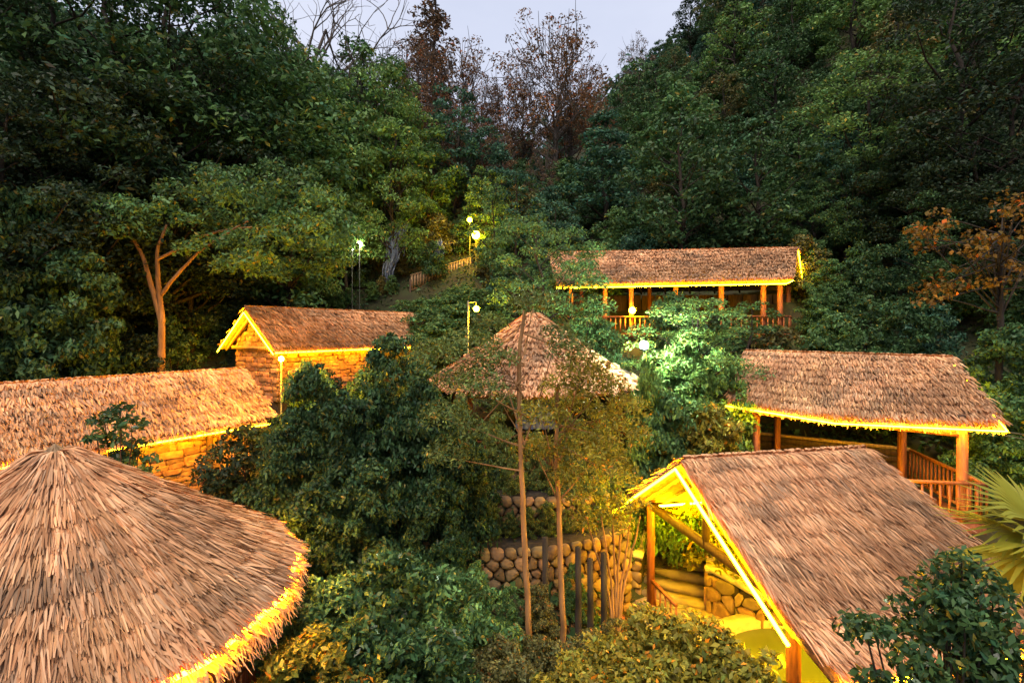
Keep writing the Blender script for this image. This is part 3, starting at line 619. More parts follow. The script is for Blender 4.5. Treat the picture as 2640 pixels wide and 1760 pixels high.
# ---- retaining walls of rounded stones
def rubble_wall(a, b, z0, z1, bulge, label, seed, size, zf=None):
    c = (np.array(a) + np.array(b)) / 2; base = (c[0], c[1], z0); t = thing('stone_wall', base, label, 'wall')
    a, b = np.array(a, float), np.array(b, float); L = np.linalg.norm(b - a); d = (b - a) / L; n = np.array([d[1], -d[0]]); V = []; K = 13
    for k in range(K):
        f = k / (K - 1); p = a + d * L * f + n * (bulge * math.sin(math.pi * f) - .03); q = p - n * .6; zt = (z1 if zf is None else min(z1, zf(f))) - .04
        V += [(*p, z0 - .4), (*p, zt), (*q, zt), (*q, z0 - .4)]
    MB().add(V, [[4 * k + m_, 4 * k + m_ + 1, 4 * k + m_ + 5, 4 * k + m_ + 4] for k in range(K - 1) for m_ in range(3)] + [[0, 3, 2, 1], [4 * K - 4, 4 * K - 3, 4 * K - 2, 4 * K - 1]]).build('core', 'mortar', t, base)
    stones(t, base, a, b, z0, z1, rg(seed), size, 'stone_lamplit', bulge=bulge, zfun=zf); return t
rubble_wall((-1.9, 10.3), (2.7, 11.0), 1.7, 3.5, .6, 'curved retaining wall of rounded stones behind the two slender trunks', 81, (.27, .21))
rubble_wall((-.6, 11.2), (2.3, 11.5), 3.3, 4.2, .3, 'upper tier of rounded stones set back above the curved retaining wall', 82, (.26, .2))
rubble_wall((2.9, 14.9), (5.6, 14.2), 4.9, 7.0, .2, 'sloping bank wall of rounded stones under the white floodlight', 83, (.36, .3), zf=lambda f: 7.0 - 1.1 * f)

# ================================================================== SMALL THINGS
def lamp(name, x, y, z, rad, m, label, kind='post', h=None):
    g = G(x, y); base = (x, y, g if kind == 'post' else z); t = thing(name, base, label, 'lamp')
    if kind == 'post':
        MB().tube([(x - .26, y, g - .1), (x - .26, y, z + .25)], .03, 6).build('pole', 'metal_lamp', t, base)
        MB().tube([(x - .26, y, z + .2), (x, y, z + .22), (x, y, z + rad * .8)], .016, 6).build('arm', 'metal_lamp', t, base)
    elif kind == 'hang': MB().tube([(x, y, z + rad * .8), (x, y, h)], .012, 6).build('cord', 'metal_dark', t, base)
    elif kind == 'globe':
        g = G(x, y); MB().tube([(x, y, g - .1), (x, y, z - rad * .8)], .03, 6).build('pole', 'metal_dark', t, base)
    elif kind == 'flood':
        MB().tube([(x, y, G(x, y) - .1), (x, y, z - rad)], .035, 6).build('pole', 'metal_dark', t, base)
        MB().box((x, y, z - rad * .95), (rad * 1.5, rad * 1.5, .06)).build('housing', 'metal_dark', t, base)
    MB().ball((x, y, z), rad, 12, 9).build('bulb', m, t, base, smooth=True); return t
Y = 15.5; lamp('lamp_post', wx(1228, Y), Y, wz(796, Y), .095, 'lamp_warm', 'warm lamp on a yellow lit pole beside the pointed pavilion')
Y = 20.3; lamp('hanging_lamp', wx(1630, Y), Y, wz(800, Y), .14, 'lamp_warm', 'warm starry lamp hanging in the long pavilion', 'hang', 10.1)
Y = 13.6; lamp('floodlight', wx(1660, Y), Y, wz(890, Y), .12, 'lamp_white', 'bright white floodlight among the leaves', 'flood')
Y = 29; lamp('globe_lamp', wx(927, Y), Y, wz(630, Y), .16, 'lamp_globe', 'larger of two pale globe lamps among the far trees', 'globe')
lamp('globe_lamp', wx(908, Y), Y, wz(641, Y), .1, 'lamp_globe', 'smaller of two pale globe lamps among the far trees', 'globe')
Y = 31.5; lamp('garden_lamp', wx(1211, Y), Y, wz(567, Y), .15, 'lamp_gold', 'upper golden lamp among the branches above the slatted stair rail', 'globe')
lamp('garden_lamp', wx(1227, Y), Y, wz(606, Y), .26, 'lamp_gold', 'lower golden lamp among the branches above the slatted stair rail', 'globe')

mat('lamp_spot', (.9, .7, .2), .5, emit=((1, .46, .004), 5200))
Y = 14.7; lamp('garden_lamp', wx(725, Y), Y, wz(925, Y), .07, 'lamp_spot', 'golden lamp in the leaves at the corner of the long stone house', 'globe')
# slatted stair rail on the far slope
Y = 31; a_, b_ = V3(wx(1058, Y), Y, wz(748, Y)), V3(wx(1215, 33), 33, wz(700, 33))
base = (a_[0], a_[1], a_[2] - .6); t = thing('stair_rail', base, 'slatted wooden stair rail slanting up the slope behind the lamp post', 'railing')
for dz in (0, .95): MB().bar(a_ + V3(0, 0, dz), b_ + V3(0, 0, dz), .06, .07).build('rail', 'wood_tan', t, base)
for k in range(22): p = lerp(a_, b_, (k + .5) / 22); MB().box(p + V3(0, 0, .47), (.13, .03, .9)).build('slat', 'wood_tan', t, base)
for k in (0, .5, 1): p = lerp(a_, b_, k); MB().box(p + V3(0, 0, -1), (.1, .1, 3.4)).build('post', 'wood_dark', t, base)

# cascade between the trunks
def cascade(path, Y, label, seed, k=34):
    r = rg(seed); mb = MB(); Q = np.array([at(a_, b_, Y) for a_, b_ in path]); d = np.concatenate([[0], np.cumsum(np.linalg.norm(np.diff(Q, axis=0), axis=1))])
    for _ in range(k):
        a_ = r.uniform(0, .75) * d[-1]; b_ = min(a_ + r.uniform(.15, .45) * d[-1], d[-1]); t_ = np.linspace(a_, b_, 9)
        P = np.stack([np.interp(t_, d, Q[:, c]) for c in range(3)], 1) + r.normal(0, .16, 3) * V3(1, .4, 0) + np.cumsum(r.normal(0, .022, (9, 3)), 0)
        mb.tube(P, np.concatenate([np.linspace(.008, .035, 4), np.linspace(.04, .012, 5)]) * r.uniform(.6, 1.3), 5)
    return tag(mb.build('cascade', 'falling_water', smooth=True), label, 'waterfall')
cascade([(1046, 575), (1034, 600), (1016, 622), (1018, 650), (1004, 690), (1000, 730)], 31.3, 'winding pale blue cascade falling behind the dark trunks', 1, 120)
cascade([(1128, 612), (1132, 640), (1130, 672)], 31.8, 'short pale blue streak of falling water near the golden lamps', 4, 50)

# dark stakes in front of the retaining wall
for px, y0, y1 in ((1405, 1385, 1605), (1490, 1410, 1600), (1521, 1440, 1600), (1556, 1425, 1595)):
    Y = 9.3; x = wx(px, Y); g = G(x, Y); base = (x, Y, g); t = tag(MB().tube([(0, 0, -.3), (0.01, 0, (wz(y0, Y) - g) * .5), (0, 0, wz(y0, Y) - g)], [.07, .065, .06], 6).build('wooden_stake', 'bark_dark'), 'dark upright wooden stake in front of the rounded stone wall', 'stake', 'dark stakes by the stone wall'); t.location = base

# ================================================================== VEGETATION
# --- forest trees singled out in the photograph
LW = 'tall near-black leafy tree in the gloomy wood behind the stone houses'; LG = 'gloomy wood behind the stone houses'
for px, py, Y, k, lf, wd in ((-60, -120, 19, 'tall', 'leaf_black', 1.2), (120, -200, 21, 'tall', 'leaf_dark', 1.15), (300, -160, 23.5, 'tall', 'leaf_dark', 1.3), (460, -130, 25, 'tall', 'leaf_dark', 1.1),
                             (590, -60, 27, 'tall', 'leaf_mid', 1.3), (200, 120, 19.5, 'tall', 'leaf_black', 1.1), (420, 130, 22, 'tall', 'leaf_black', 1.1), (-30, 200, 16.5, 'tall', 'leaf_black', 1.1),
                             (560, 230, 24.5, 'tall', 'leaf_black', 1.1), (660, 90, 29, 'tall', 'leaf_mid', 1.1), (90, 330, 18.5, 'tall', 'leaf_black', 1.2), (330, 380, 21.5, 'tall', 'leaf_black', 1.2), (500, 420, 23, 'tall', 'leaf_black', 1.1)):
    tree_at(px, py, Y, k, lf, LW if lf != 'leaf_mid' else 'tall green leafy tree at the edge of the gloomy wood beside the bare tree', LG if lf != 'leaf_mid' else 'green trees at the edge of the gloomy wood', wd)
for px, py, Y, wd, lb in ((700, 40, 30, .9, 'bright green tree beside the crooked leafless tree'), (965, 120, 35, .9, 'bright round-topped tree just below the far blue hill'), (800, 420, 28.5, .9, 'pale green drooping tree beside the spreading crown of the forked tree'), (1010, 260, 31.5, .85, 'bright feathery tree rising directly above the winding cascade')):
    tree_at(px, py, Y, 'tall', 'leaf_fresh', lb, None, wd)
CW = 'upright feathery green tree in the grove behind the cascade'; CG = 'grove behind the cascade'
for px, py, Y, k, lf, wd in ((940, 95, 36, 'upright', 'leaf_mid', 1.2), (830, 200, 33, 'upright', 'leaf_mid', 1.3), (760, 170, 31, 'oval', 'leaf_mid', 1.1), (1010, 190, 33, 'upright', 'leaf_fresh', 1.1), (880, 230, 31.5, 'upright', 'leaf_fresh', 1.1), (1105, 350, 34.5, 'upright', 'leaf_mid', 1.0), (890, 380, 30.5, 'upright', 'leaf_fresh', .9),
                             (830, 330, 29.5, 'upright', 'leaf_fresh', 1.25), (1090, 320, 35, 'upright', 'leaf_fresh', 1.2), (1180, 225, 37, 'upright', 'leaf_blue', 1.1), (740, 380, 26.5, 'oval', 'leaf_mid', 1.1),
                             (1250, 330, 36, 'oval', 'leaf_blue', 1.), (1330, 430, 32, 'oval', 'leaf_blue', 1.1), (1250, 430, 34, 'oval', 'leaf_fresh', .9), (1270, 450, 28.5, 'upright', 'leaf_mid', .8), (1330, 560, 26.5, 'oval', 'leaf_mid', .95), (1440, 510, 29, 'oval', 'leaf_blue', 1.1)):
    tree_at(px, py, Y, k, lf, CW if lf != 'leaf_blue' else 'bluish green bushy tree at the head of the valley below the rusty trees', CG if lf != 'leaf_blue' else 'bushy trees at the valley head', wd)
tree_at(1555, 275, 33, 'cone', 'leaf_blue', 'dark conical tree standing behind the left part of the long pavilion', None, 1.5, 'conical_tree')
# --- trees and bushes among the houses
def bush_at(px, py, Y, wide, lf, label, group=None, kind='bush'): return tree_at(px, py, Y, kind, lf, label, group, wide, 'leafy_bush', 'bark_dark', 'bush')
# --- rusty and bare trees against the sky
for px, py, Y, k, lf, wd, lb in ((1110, -90, 48, 'spire', 'leaf_brown', 1.3, 'tall narrow brown tree reaching above the rusty trees'), (1060, 110, 45, 'sparse', 'leaf_rust', .9, 'rust-brown half-bare tree beside the tall narrow brown tree'),
                                 (1180, 90, 46, 'sparse', 'leaf_rust', 1.0, 'rust-brown half-bare tree in the middle of the skyline group'), (1420, 30, 42, 'sparse', 'leaf_rust', 1.1, 'big round-headed rusty tree with dark forked branches against the sky'),
                                 (1300, 200, 44, 'sparse', 'leaf_brown', .9, 'low brown half-bare tree between the two big rusty trees'), (1520, 190, 50, 'sparse', 'leaf_rust', .7, 'small reddish half-bare tree beside the round-headed rusty tree'), (1640, 95, 56, 'sparse', 'leaf_brown', .7, 'thin grey-brown tree at the skyline where the wooded slope begins'),
                                 (1130, 250, 40, 'sparse', 'leaf_rust', 1.0, 'low rust-orange tree below the skyline group'), (1280, 320, 39, 'sparse', 'leaf_rust', .9, 'orange-brown tree in front of the round-headed rusty tree'), (1400, 360, 37, 'sparse', 'leaf_brown', .8, 'grey-brown thicket tree under the round-headed rusty tree')):
    tree_at(px, py, Y, k, lf, lb, None, wd, 'rusty_tree', 'bark_grey')
for px, py, Y, wd in ((1080, 150, 43, 1.), (1230, 190, 45, .9), (1350, 150, 46, .9), (1480, 120, 44, .9), (1460, 260, 43, .8), (1200, 280, 40, .9), (1560, 270, 47, .8)):
    tree_at(px, py, Y, 'sparse', 'leaf_rust', 'rust-brown half-bare tree filling the skyline thicket at the valley head', 'rust-brown thicket at the valley head', wd, 'rusty_tree', 'bark_grey')
def bare_tree(x, y, h, label, seed, z=None):
    r = rg(seed); z = G(x, y) if z is None else z; base = (x, y, z); t = thing('bare_tree', base, label, 'tree'); mb = MB(); tw = MB()
    def grow(p, d, L, rad, lev):
        k = 6; P = [p]; dd = d.copy()
        for _ in range(k - 1): dd = dd + r.normal(0, .16, 3) + V3(0, 0, .03); dd /= np.linalg.norm(dd); P.append(P[-1] + dd * L / (k - 1))
        (mb if lev < 2 else tw).tube(P, np.linspace(rad, rad * .5, k), 5 if lev > 1 else 7)
        if lev < 4:
            for m_ in range((3, 4, 5, 4)[lev]):
                q = P[int(r.integers(2, k))] if m_ else P[-1]; nd = dd + r.normal(0, .65, 3) + V3(0, 0, .15); nd /= np.linalg.norm(nd); grow(q, nd, L * r.uniform(.55, .8), rad * .5, lev + 1)
    grow(V3(x, y, z - .5), V3(.05, 0, 1), h * .45, h * .02, 0); mb.build('trunk', 'bark_grey', t, base); tw.build('twigs', 'bark_grey', t, base)
bare_tree(wx(790, 38), 38, 17, 'tall leafless tree with crooked grey branches at the skyline', 3)
bare_tree(wx(880, 42), 42, 19, 'leafless tree with long drooping twigs next to the far blue hill', 8)
bare_tree(wx(720, 37), 37, 17, 'leafless grey tree half behind the green trees of the gloomy wood', 5)

# --- wooded slope on the right, every tree on its own
r = rg(321); pts = []
SL = {'leaf_dark': 'dark green tree crown', 'leaf_mid': 'mid green tree crown', 'leaf_olive': 'olive-brown tree crown', 'leaf_blue': 'bluish green tree crown', 'leaf_fresh': 'bright green tree crown', 'leaf_black': 'near-black tree crown'}
for _ in range(6000):
    if len(pts) >= 165: break
    x, y = r.uniform(6, 62), r.uniform(25, 74)
    if x < 4 + .16 * y or x > 1.12 * y + 4: continue
    d = 2.3 + y * .032
    if any((x - a) ** 2 + (y - b) ** 2 < d * d for a, b, *_ in pts): continue
    pts.append((x, y)); lf = r.choice(['leaf_dark', 'leaf_mid', 'leaf_olive', 'leaf_blue', 'leaf_fresh', 'leaf_black'], p=[.26, .16, .2, .22, .06, .1])
    plant('slope_tree', r.choice(['oval', 'oval', 'upright', 'cone'], p=[.4, .3, .2, .1]), x, y, r.uniform(5.2, 10.5), r.uniform(.95, 1.5), lf, SL[lf] + ' on the wooded slope above the long pavilion', 'tree', SL[lf] + 's of the wooded slope')
tree_at(2250, 110, 25, 'tall', 'leaf_fresh', 'large bright green tree with layered leaves on the wooded slope', None, 1.25)
for px, py, Y, lf, wd in ((2480, -80, 22, 'leaf_black', 1.2), (2620, 60, 19, 'leaf_black', 1.2), (2350, 330, 22, 'leaf_black', 1.2), (2180, 380, 24, 'leaf_dark', 1.1), (2520, 300, 19.5, 'leaf_black', 1.2), (2680, 380, 17, 'leaf_black', 1.1), (2420, 500, 19, 'leaf_dark', 1.2), (2100, 480, 24.5, 'leaf_mid', 1.1)):
    tree_at(px, py, Y, 'tall', lf, {'leaf_black': 'near-black tree at the foot of the wooded slope behind the yellow-leaved tree', 'leaf_dark': 'dark green tree at the foot of the wooded slope beside the long pavilion', 'leaf_mid': 'mid green tree beside the lit end of the long pavilion'}[lf], 'trees at the foot of the wooded slope ' + lf[5:], wd)


# --- shrubs filling the slopes
r = rg(654); n = 0
def blocked(x, y, veg=True):
    if -.5 < x < 13.4 and 18.9 < y < 25: return True
    if 5.5 < x < 12.4 and 9.6 < y < 15.8 + (9 - x) * .5: return True
    if 2 < x < 9 and 5.5 < y < 14.6: return True
    if veg and -6.5 < x < -.5 and 17.5 < y < 24.6 or veg and -10.5 < x < -.5 and 22 < y < 31.5: return True
    if math.hypot(x + 5.5, y - 6) < 3.4 or math.hypot(x - .66, y - 15) < 3.2: return True
    for P, L0, L1 in (((-9.7, 17.6), -11.5, .6), ((-11, 20.0), -.6, 11.5)):
        s = (x - P[0]) * ud[0] + (y - P[1]) * ud[1]; q = (x - P[0]) * vd[0] + (y - P[1]) * vd[1]
        if L0 < s < L1 and abs(q) < 2.9: return True
    return False
sp = []
for _ in range(5000):
    if n >= 210: break
    y = r.uniform(11, 46); x = r.uniform(-1.15, 1.15) * y
    if blocked(x, y) or abs(x) < 2.5 and y < 14: continue
    d = 1.2 + .026 * y
    if any((x - a) ** 2 + (y - b) ** 2 < d * d for a, b in sp): continue
    sp.append((x, y)); n += 1; side = x < -7
    lf = r.choice(['leaf_black', 'leaf_dark', 'leaf_black']) if side else r.choice(['leaf_dark', 'leaf_mid', 'leaf_blue', 'leaf_olive'], p=[.4, .25, .2, .15])
    lb = {'leaf_black': 'near-black shrub', 'leaf_dark': 'dark green shrub', 'leaf_mid': 'mid green shrub', 'leaf_blue': 'bluish green shrub', 'leaf_olive': 'olive shrub'}[lf] + (' on the slope by the stone houses' if side else ' on the slope around the terraces')
    plant('undergrowth_shrub', 'shrub', x, y, r.uniform(1.5, 2.6) + .03 * y, r.uniform(1.0, 1.4) * .75, lf, lb, 'shrub', lb.replace('shrub', 'shrubs'))

tree_at(1395, 545, 17.4, 'tall', 'leaf_mid', 'green feathery tree in front of the left end of the long pavilion', None, 1.15)
tree_at(1475, 640, 17.9, 'tall', 'leaf_mid', 'leafy green tree crossing the eave of the long pavilion', None, 1.0)
tree_at(1520, 760, 17, 'oval', 'leaf_mid', 'low green tree between the pointed pavilion and the hanging lamp', None, 1.0)
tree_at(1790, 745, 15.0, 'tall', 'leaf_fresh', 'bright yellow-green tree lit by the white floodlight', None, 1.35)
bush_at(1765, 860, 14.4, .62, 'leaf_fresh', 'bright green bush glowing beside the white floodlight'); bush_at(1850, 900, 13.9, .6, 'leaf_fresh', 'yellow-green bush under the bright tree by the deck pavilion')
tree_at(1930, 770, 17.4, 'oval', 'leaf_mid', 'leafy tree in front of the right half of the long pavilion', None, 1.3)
bush_at(1668, 915, 13.2, .3, 'leaf_fresh', 'narrow bright bush around the pole of the white floodlight'); bush_at(1720, 985, 12.9, .5, 'leaf_mid', 'rounded green bush hiding the foot of the white floodlight'); bush_at(790, 930, 13.6, .5, 'leaf_fresh', 'yellow-green lit bush at the corner of the long stone house'); bush_at(1735, 925, 14.0, .85, 'leaf_fresh', 'bushy green shrub just below the white floodlight'); bush_at(1830, 1040, 12.8, .8, 'leaf_lamplit', 'yellow lit shrub by the left corner of the deck pavilion')
bush_at(2150, 790, 16.5, .8, 'leaf_mid', 'green bush behind the ridge of the deck pavilion'); bush_at(2330, 770, 16, .8, 'leaf_dark', 'dark bush behind the right end of the deck pavilion roof'); bush_at(2600, 840, 13, .8, 'leaf_dark', 'dark bush beyond the railing of the deck pavilion'); bush_at(2590, 1010, 11.8, .8, 'leaf_mid', 'green bush at the outer corner of the deck pavilion')
bush_at(60, 480, 16.5, .62, 'leaf_dark', 'big rounded dark green bush above the ridge of the long stone house'); bush_at(200, 640, 16.5, .7, 'leaf_dark', 'rounded bush beside the forked tree behind the long stone house')
for px, py, Y, wd in ((1180, 1030, 12.0, .5), (1280, 1060, 11.9, .5), (1380, 1110, 11.9, .5), (1480, 1060, 12.0, .5), (1550, 1070, 12.2, .45), (1230, 1150, 11.2, .6), (1330, 1180, 11.4, .6), (1440, 1190, 11.4, .6), (1520, 1160, 11.4, .5)):
    bush_at(px, py, Y, wd, 'leaf_bamboo', 'loose olive-green bush on the bank between the pointed pavilion and the stone wall', 'olive bushes on the bank below the pointed pavilion')
for px, py, Y, wd in ((1170, 1390, 9.5, .5), (1225, 1440, 9.3, .5), (1480, 1490, 9.7, .5), (1310, 1520, 9.2, .6)): bush_at(px, py, Y, wd, 'leaf_mid', 'green tuft growing against the foot of the curved stone wall', 'tufts at the foot of the curved stone wall')
for k in range(9):
    x_ = -1.3 + k * .42; y_ = 11.0 + .05 * k - .45 * math.sin(math.pi * (k + .5) / 9); plant('leafy_bush', 'bush', x_, y_, .55 + .12 * (k % 3), .8, 'leaf_bamboo', 'small leafy tuft on the ledge of the curved stone wall', 'bush', 'tufts on the wall ledge', zoff=max(0, 3.4 - G(x_, y_)))
for px, py, Y in ((1045, 775, 28.5), (1085, 768, 28.5), (1125, 765, 28), (1165, 755, 28), (1200, 745, 27.5), (1100, 790, 26.5), (1150, 785, 26), (1190, 775, 25.5), (1130, 800, 24.5), (1235, 740, 26.5)):
    x_ = wx(px, Y); plant('undergrowth_shrub', 'shrub', x_, Y, min(2.2, max(.7, wz(py, Y) - G(x_, Y))), 1.5, 'leaf_mid', 'low green ground shrub on the bank below the slatted stair rail', 'shrub', 'ground shrubs below the slatted stair rail')
rb = rg(611)
for k in range(40):
    x_, y_ = rb.uniform(-9, -1), rb.uniform(24, 29.5); q_ = (x_ + 11) * vd[0] + (y_ - 20) * vd[1]
    if abs(q_) < 2.8 and (x_ + 11) * ud[0] + (y_ - 20) * ud[1] < 11.4: continue
    plant('undergrowth_shrub', 'shrub', x_, y_, rb.uniform(.7, 1.3), rb.uniform(1.1, 1.6), 'leaf_mid', 'low green ground shrub on the bank below the slatted stair rail', 'shrub', 'ground shrubs below the slatted stair rail')
for px, py, Y, h_ in ((985, 745, 31, 1.2), (1040, 740, 32.5, 1.6), (1090, 715, 33.5, 1.8), (1150, 690, 34.3, 1.8), (1200, 665, 34.8, 2.0), (1245, 700, 31.5, 1.6), (1240, 660, 33, 2.2), (1265, 720, 29, 1.6), (1190, 640, 36, 2.4), (1085, 690, 35, 2.4), (960, 700, 33, 2.0)):
    x_ = wx(px, Y); plant('undergrowth_shrub', 'bush', x_, Y, h_, .8, 'leaf_olive', 'olive shrub growing along the slatted stair rail', 'shrub', 'shrubs along the slatted stair rail')
for px, Y, h_ in ((2110, 20.5, 2.2), (2150, 19, 2.0), (2090, 23.5, 2.6), (2140, 21.5, 2.6), (2190, 18, 2.0), (2070, 18.6, 1.5), (2120, 17.8, 1.6)):
    plant('undergrowth_shrub', 'bush', wx(px, Y), Y, h_, .8, 'leaf_mid', 'green shrub beside the lit end of the long pavilion', 'shrub', 'shrubs beside the lit end of the long pavilion')
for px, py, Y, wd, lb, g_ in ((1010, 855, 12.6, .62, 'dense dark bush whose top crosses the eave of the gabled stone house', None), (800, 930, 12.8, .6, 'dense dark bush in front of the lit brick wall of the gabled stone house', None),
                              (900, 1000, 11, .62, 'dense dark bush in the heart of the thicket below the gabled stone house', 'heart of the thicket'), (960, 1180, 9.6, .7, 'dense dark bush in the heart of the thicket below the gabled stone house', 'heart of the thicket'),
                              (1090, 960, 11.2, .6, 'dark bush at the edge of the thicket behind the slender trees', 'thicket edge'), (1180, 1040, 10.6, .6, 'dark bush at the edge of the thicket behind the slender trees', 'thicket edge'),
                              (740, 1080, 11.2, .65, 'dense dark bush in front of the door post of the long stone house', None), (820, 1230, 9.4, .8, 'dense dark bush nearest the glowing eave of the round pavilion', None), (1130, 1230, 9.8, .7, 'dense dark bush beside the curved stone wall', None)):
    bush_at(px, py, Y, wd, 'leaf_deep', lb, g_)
LM = 'low glossy bush in the hollow beside the round pavilion'
for px, py, Y, wd, lf in ((1020, 1400, 7.6, .95, 'leaf_glossy'), (850, 1480, 7.2, 1., 'leaf_mid'), (1160, 1470, 7.6, .9, 'leaf_mid'), (940, 1580, 6.4, 1., 'leaf_glossy'), (1120, 1620, 6.4, 1., 'leaf_glossy'), (780, 1640, 5.9, 1., 'leaf_lamplit'), (1290, 1640, 7.4, .9, 'leaf_olive')):
    bush_at(px, py, Y, wd, lf, {'leaf_glossy': LM, 'leaf_mid': 'low green bush below the dense dark bushes', 'leaf_lamplit': 'yellow-green bush at the foot of the round pavilion', 'leaf_olive': 'low olive bush at the foot of the slender trunks'}[lf], 'hollow ' + lf[5:] + ' bushes')
for px, py, Y, wd in ((1560, 1640, 6.6, 1.), (1700, 1580, 6.9, 1.), (1830, 1610, 6.6, 1.), (1640, 1690, 5.9, 1.1), (1950, 1690, 5.9, 1.), (1480, 1700, 6.2, 1.)):
    bush_at(px, py, Y, wd, 'leaf_lamplit', 'golden lit leafy bush in front of the gabled pavilion', 'golden bushes in front of the gabled pavilion')

for px, py, Y, wd in ((1240, 1600, 8.6, .9), (1330, 1610, 8.3, .8), (1400, 1640, 8.0, .9), (1520, 1620, 8.4, .8), (1470, 1660, 7.6, .9), (1580, 1600, 8.9, .7), (1390, 1590, 9.2, .7), (1250, 1680, 7.2, .9), (1340, 1700, 6.8, .9)):
    bush_at(px, py, Y, wd, 'leaf_olive', 'low tufty plant on the leaf litter around the slender trunks', 'low plants around the slender trunks')
for px, py, Y in ((900, 745, 30), (960, 750, 30.5), (1010, 752, 31), (860, 735, 29.5), (930, 720, 31.5)):
    bush_at(px, py, Y, .9, 'leaf_mid', 'low green bush behind the ridge of the gabled stone house', 'low bushes behind the gabled stone house')
def leafy(name, base, stems, clumps, per, size, lf, bark, label, cat, seed, group=None, **kw):
    r = rg(seed); t = thing(name, base, label, cat, group); mb = MB()
    for P, rad in stems:
        Q = np.asarray(P, float); k = 4; QQ = []
        for a, b in zip(Q[:-1], Q[1:]): QQ += [lerp(a, b, m_ / k) for m_ in range(k)]
        QQ.append(Q[-1]); QQ = np.array(QQ)
        for _ in range(2): QQ[1:-1] = (QQ[:-2] + QQ[1:-1] * 2 + QQ[2:]) / 4
        QQ[1:-1] += r.normal(0, .008, QQ[1:-1].shape); mb.tube(QQ, np.linspace(rad[0], rad[1], len(QQ)), 8)
    mb.build('trunk' if cat == 'tree' else 'stem', bark, t, base, smooth=True)
    me = crown_mesh('crown', [(V3(*c) - np.array(base), ra) for c, ra in clumps], per, size, r, lf, **kw); link('crown' if cat == 'tree' else 'foliage', me, t); return t
# forked tree with the orange lit trunk
Y = 18.6; bx, by = wx(412, Y), Y; base = (bx, by, G(bx, by)); r = rg(12)
cl = [(at(px, py, Y + r.uniform(-1.6, 1.6)), r.uniform(.55, .95)) for px, py in [(350, 560), (420, 540), (480, 575), (400, 600), (540, 560), (600, 520), (640, 570), (700, 540), (760, 560), (820, 590), (860, 640), (780, 640), (700, 620), (620, 630), (540, 630), (840, 700), (760, 690), (660, 670), (580, 490), (700, 490), (490, 650), (330, 600), (870, 570), (450, 500), (520, 510), (800, 510), (730, 590), (570, 590), (650, 520), (620, 450), (700, 440), (540, 460), (780, 460), (840, 520), (900, 610), (600, 690), (690, 710), (310, 545), (880, 680)]]
leafy('forked_tree', base, [([(bx, by, base[2] - .4), at(416, 900, Y), at(418, 830, Y), at(388, 730, Y), at(370, 660, Y), at(325, 590, Y)], (.15, .05)), ([at(418, 830, Y), at(410, 740, Y), at(402, 650, Y), at(430, 580, Y + .3)], (.11, .04)), ([at(416, 760, Y), at(450, 715, Y), at(520, 640, Y), at(640, 570, Y)], (.08, .03)), ([at(404, 670, Y), at(560, 590, Y + .6), at(760, 580, Y + .5)], (.06, .02))],
      cl, 420, .19, 'leaf_mid', 'bark_lamplit', 'spreading tree on a forked orange lit trunk above the long stone house', 'tree', 13)
Y = 13.4; r = rg(14); bx = wx(2570, Y); base = (bx, Y, G(bx, Y)); cp = [(r.uniform(2370, 2700), r.uniform(515, 760)) for _ in range(46)]; cp = [(a_, b_ + (2540 - a_) * .28 if a_ < 2540 else b_) for a_, b_ in cp]
cl = [(at(a_, b_, Y + r.uniform(-1, 1)), r.uniform(.2, .5)) for a_, b_ in cp]; top = at(2575, 600, Y)
leafy('autumn_tree', base, [([(bx, Y, base[2] - .3), at(2580, 850, Y), top], (.1, .05))] + [([tuple(lerp((bx, Y, base[2]), top, r.uniform(.6, 1))), c], (.03, .008)) for c, _ in cl], cl, 230, .13, 'leaf_yellow', 'bark_dark', 'tree with sparse golden autumn leaves above the deck pavilion', 'tree', 15, asp=.7)
# two slender trees in the middle
for seed, lab, stem, cp in ((21, 'slender tree on a thin straight trunk in front of the pointed pavilion', [(1368, 1690), (1352, 1400), (1340, 1150), (1338, 900), (1352, 800)], [(1375, 790), (1260, 840), (1215, 900), (1290, 930), (1180, 990), (1240, 1010), (1300, 1050), (1150, 1080), (1220, 1110), (1290, 1140), (1160, 1180), (1440, 860), (1470, 905), (1120, 920), (1240, 960)]),
                            (22, 'slender tree with a yellow lit trunk by the dark stakes', [(1452, 1670), (1447, 1450), (1436, 1250), (1432, 1120), (1440, 990)], [(1440, 1000), (1500, 960), (1540, 1010), (1480, 1060), (1400, 1080), (1560, 1080), (1500, 1130), (1600, 1130), (1430, 1170), (1540, 1180), (1460, 1230), (1580, 1220), (1620, 1060), (1380, 1160)])):
    Y = 8.7 if seed == 21 else 8.9; r = rg(seed); S = [at(a_, b_, Y) for a_, b_ in stem]; bx, by = S[0][0], Y; base = (bx, by, G(bx, by)); S = [(bx, by, base[2] - .3)] + S
    cl = [(at(a_, b_, Y + r.uniform(-.7, .5)), r.uniform(.34, .62)) for a_, b_ in cp]
    st = [(S, (.065, .03))] + [([tuple(lerp(S[2], S[-1], r.uniform(.3, .95))), c], (.018, .006)) for c, _ in cl]
    leafy('slender_tree', base, st, cl, 2300, .095, 'leaf_bamboo' if seed == 21 else 'leaf_lamplit', 'bark_lamplit', lab, 'tree', seed, asp=.28)
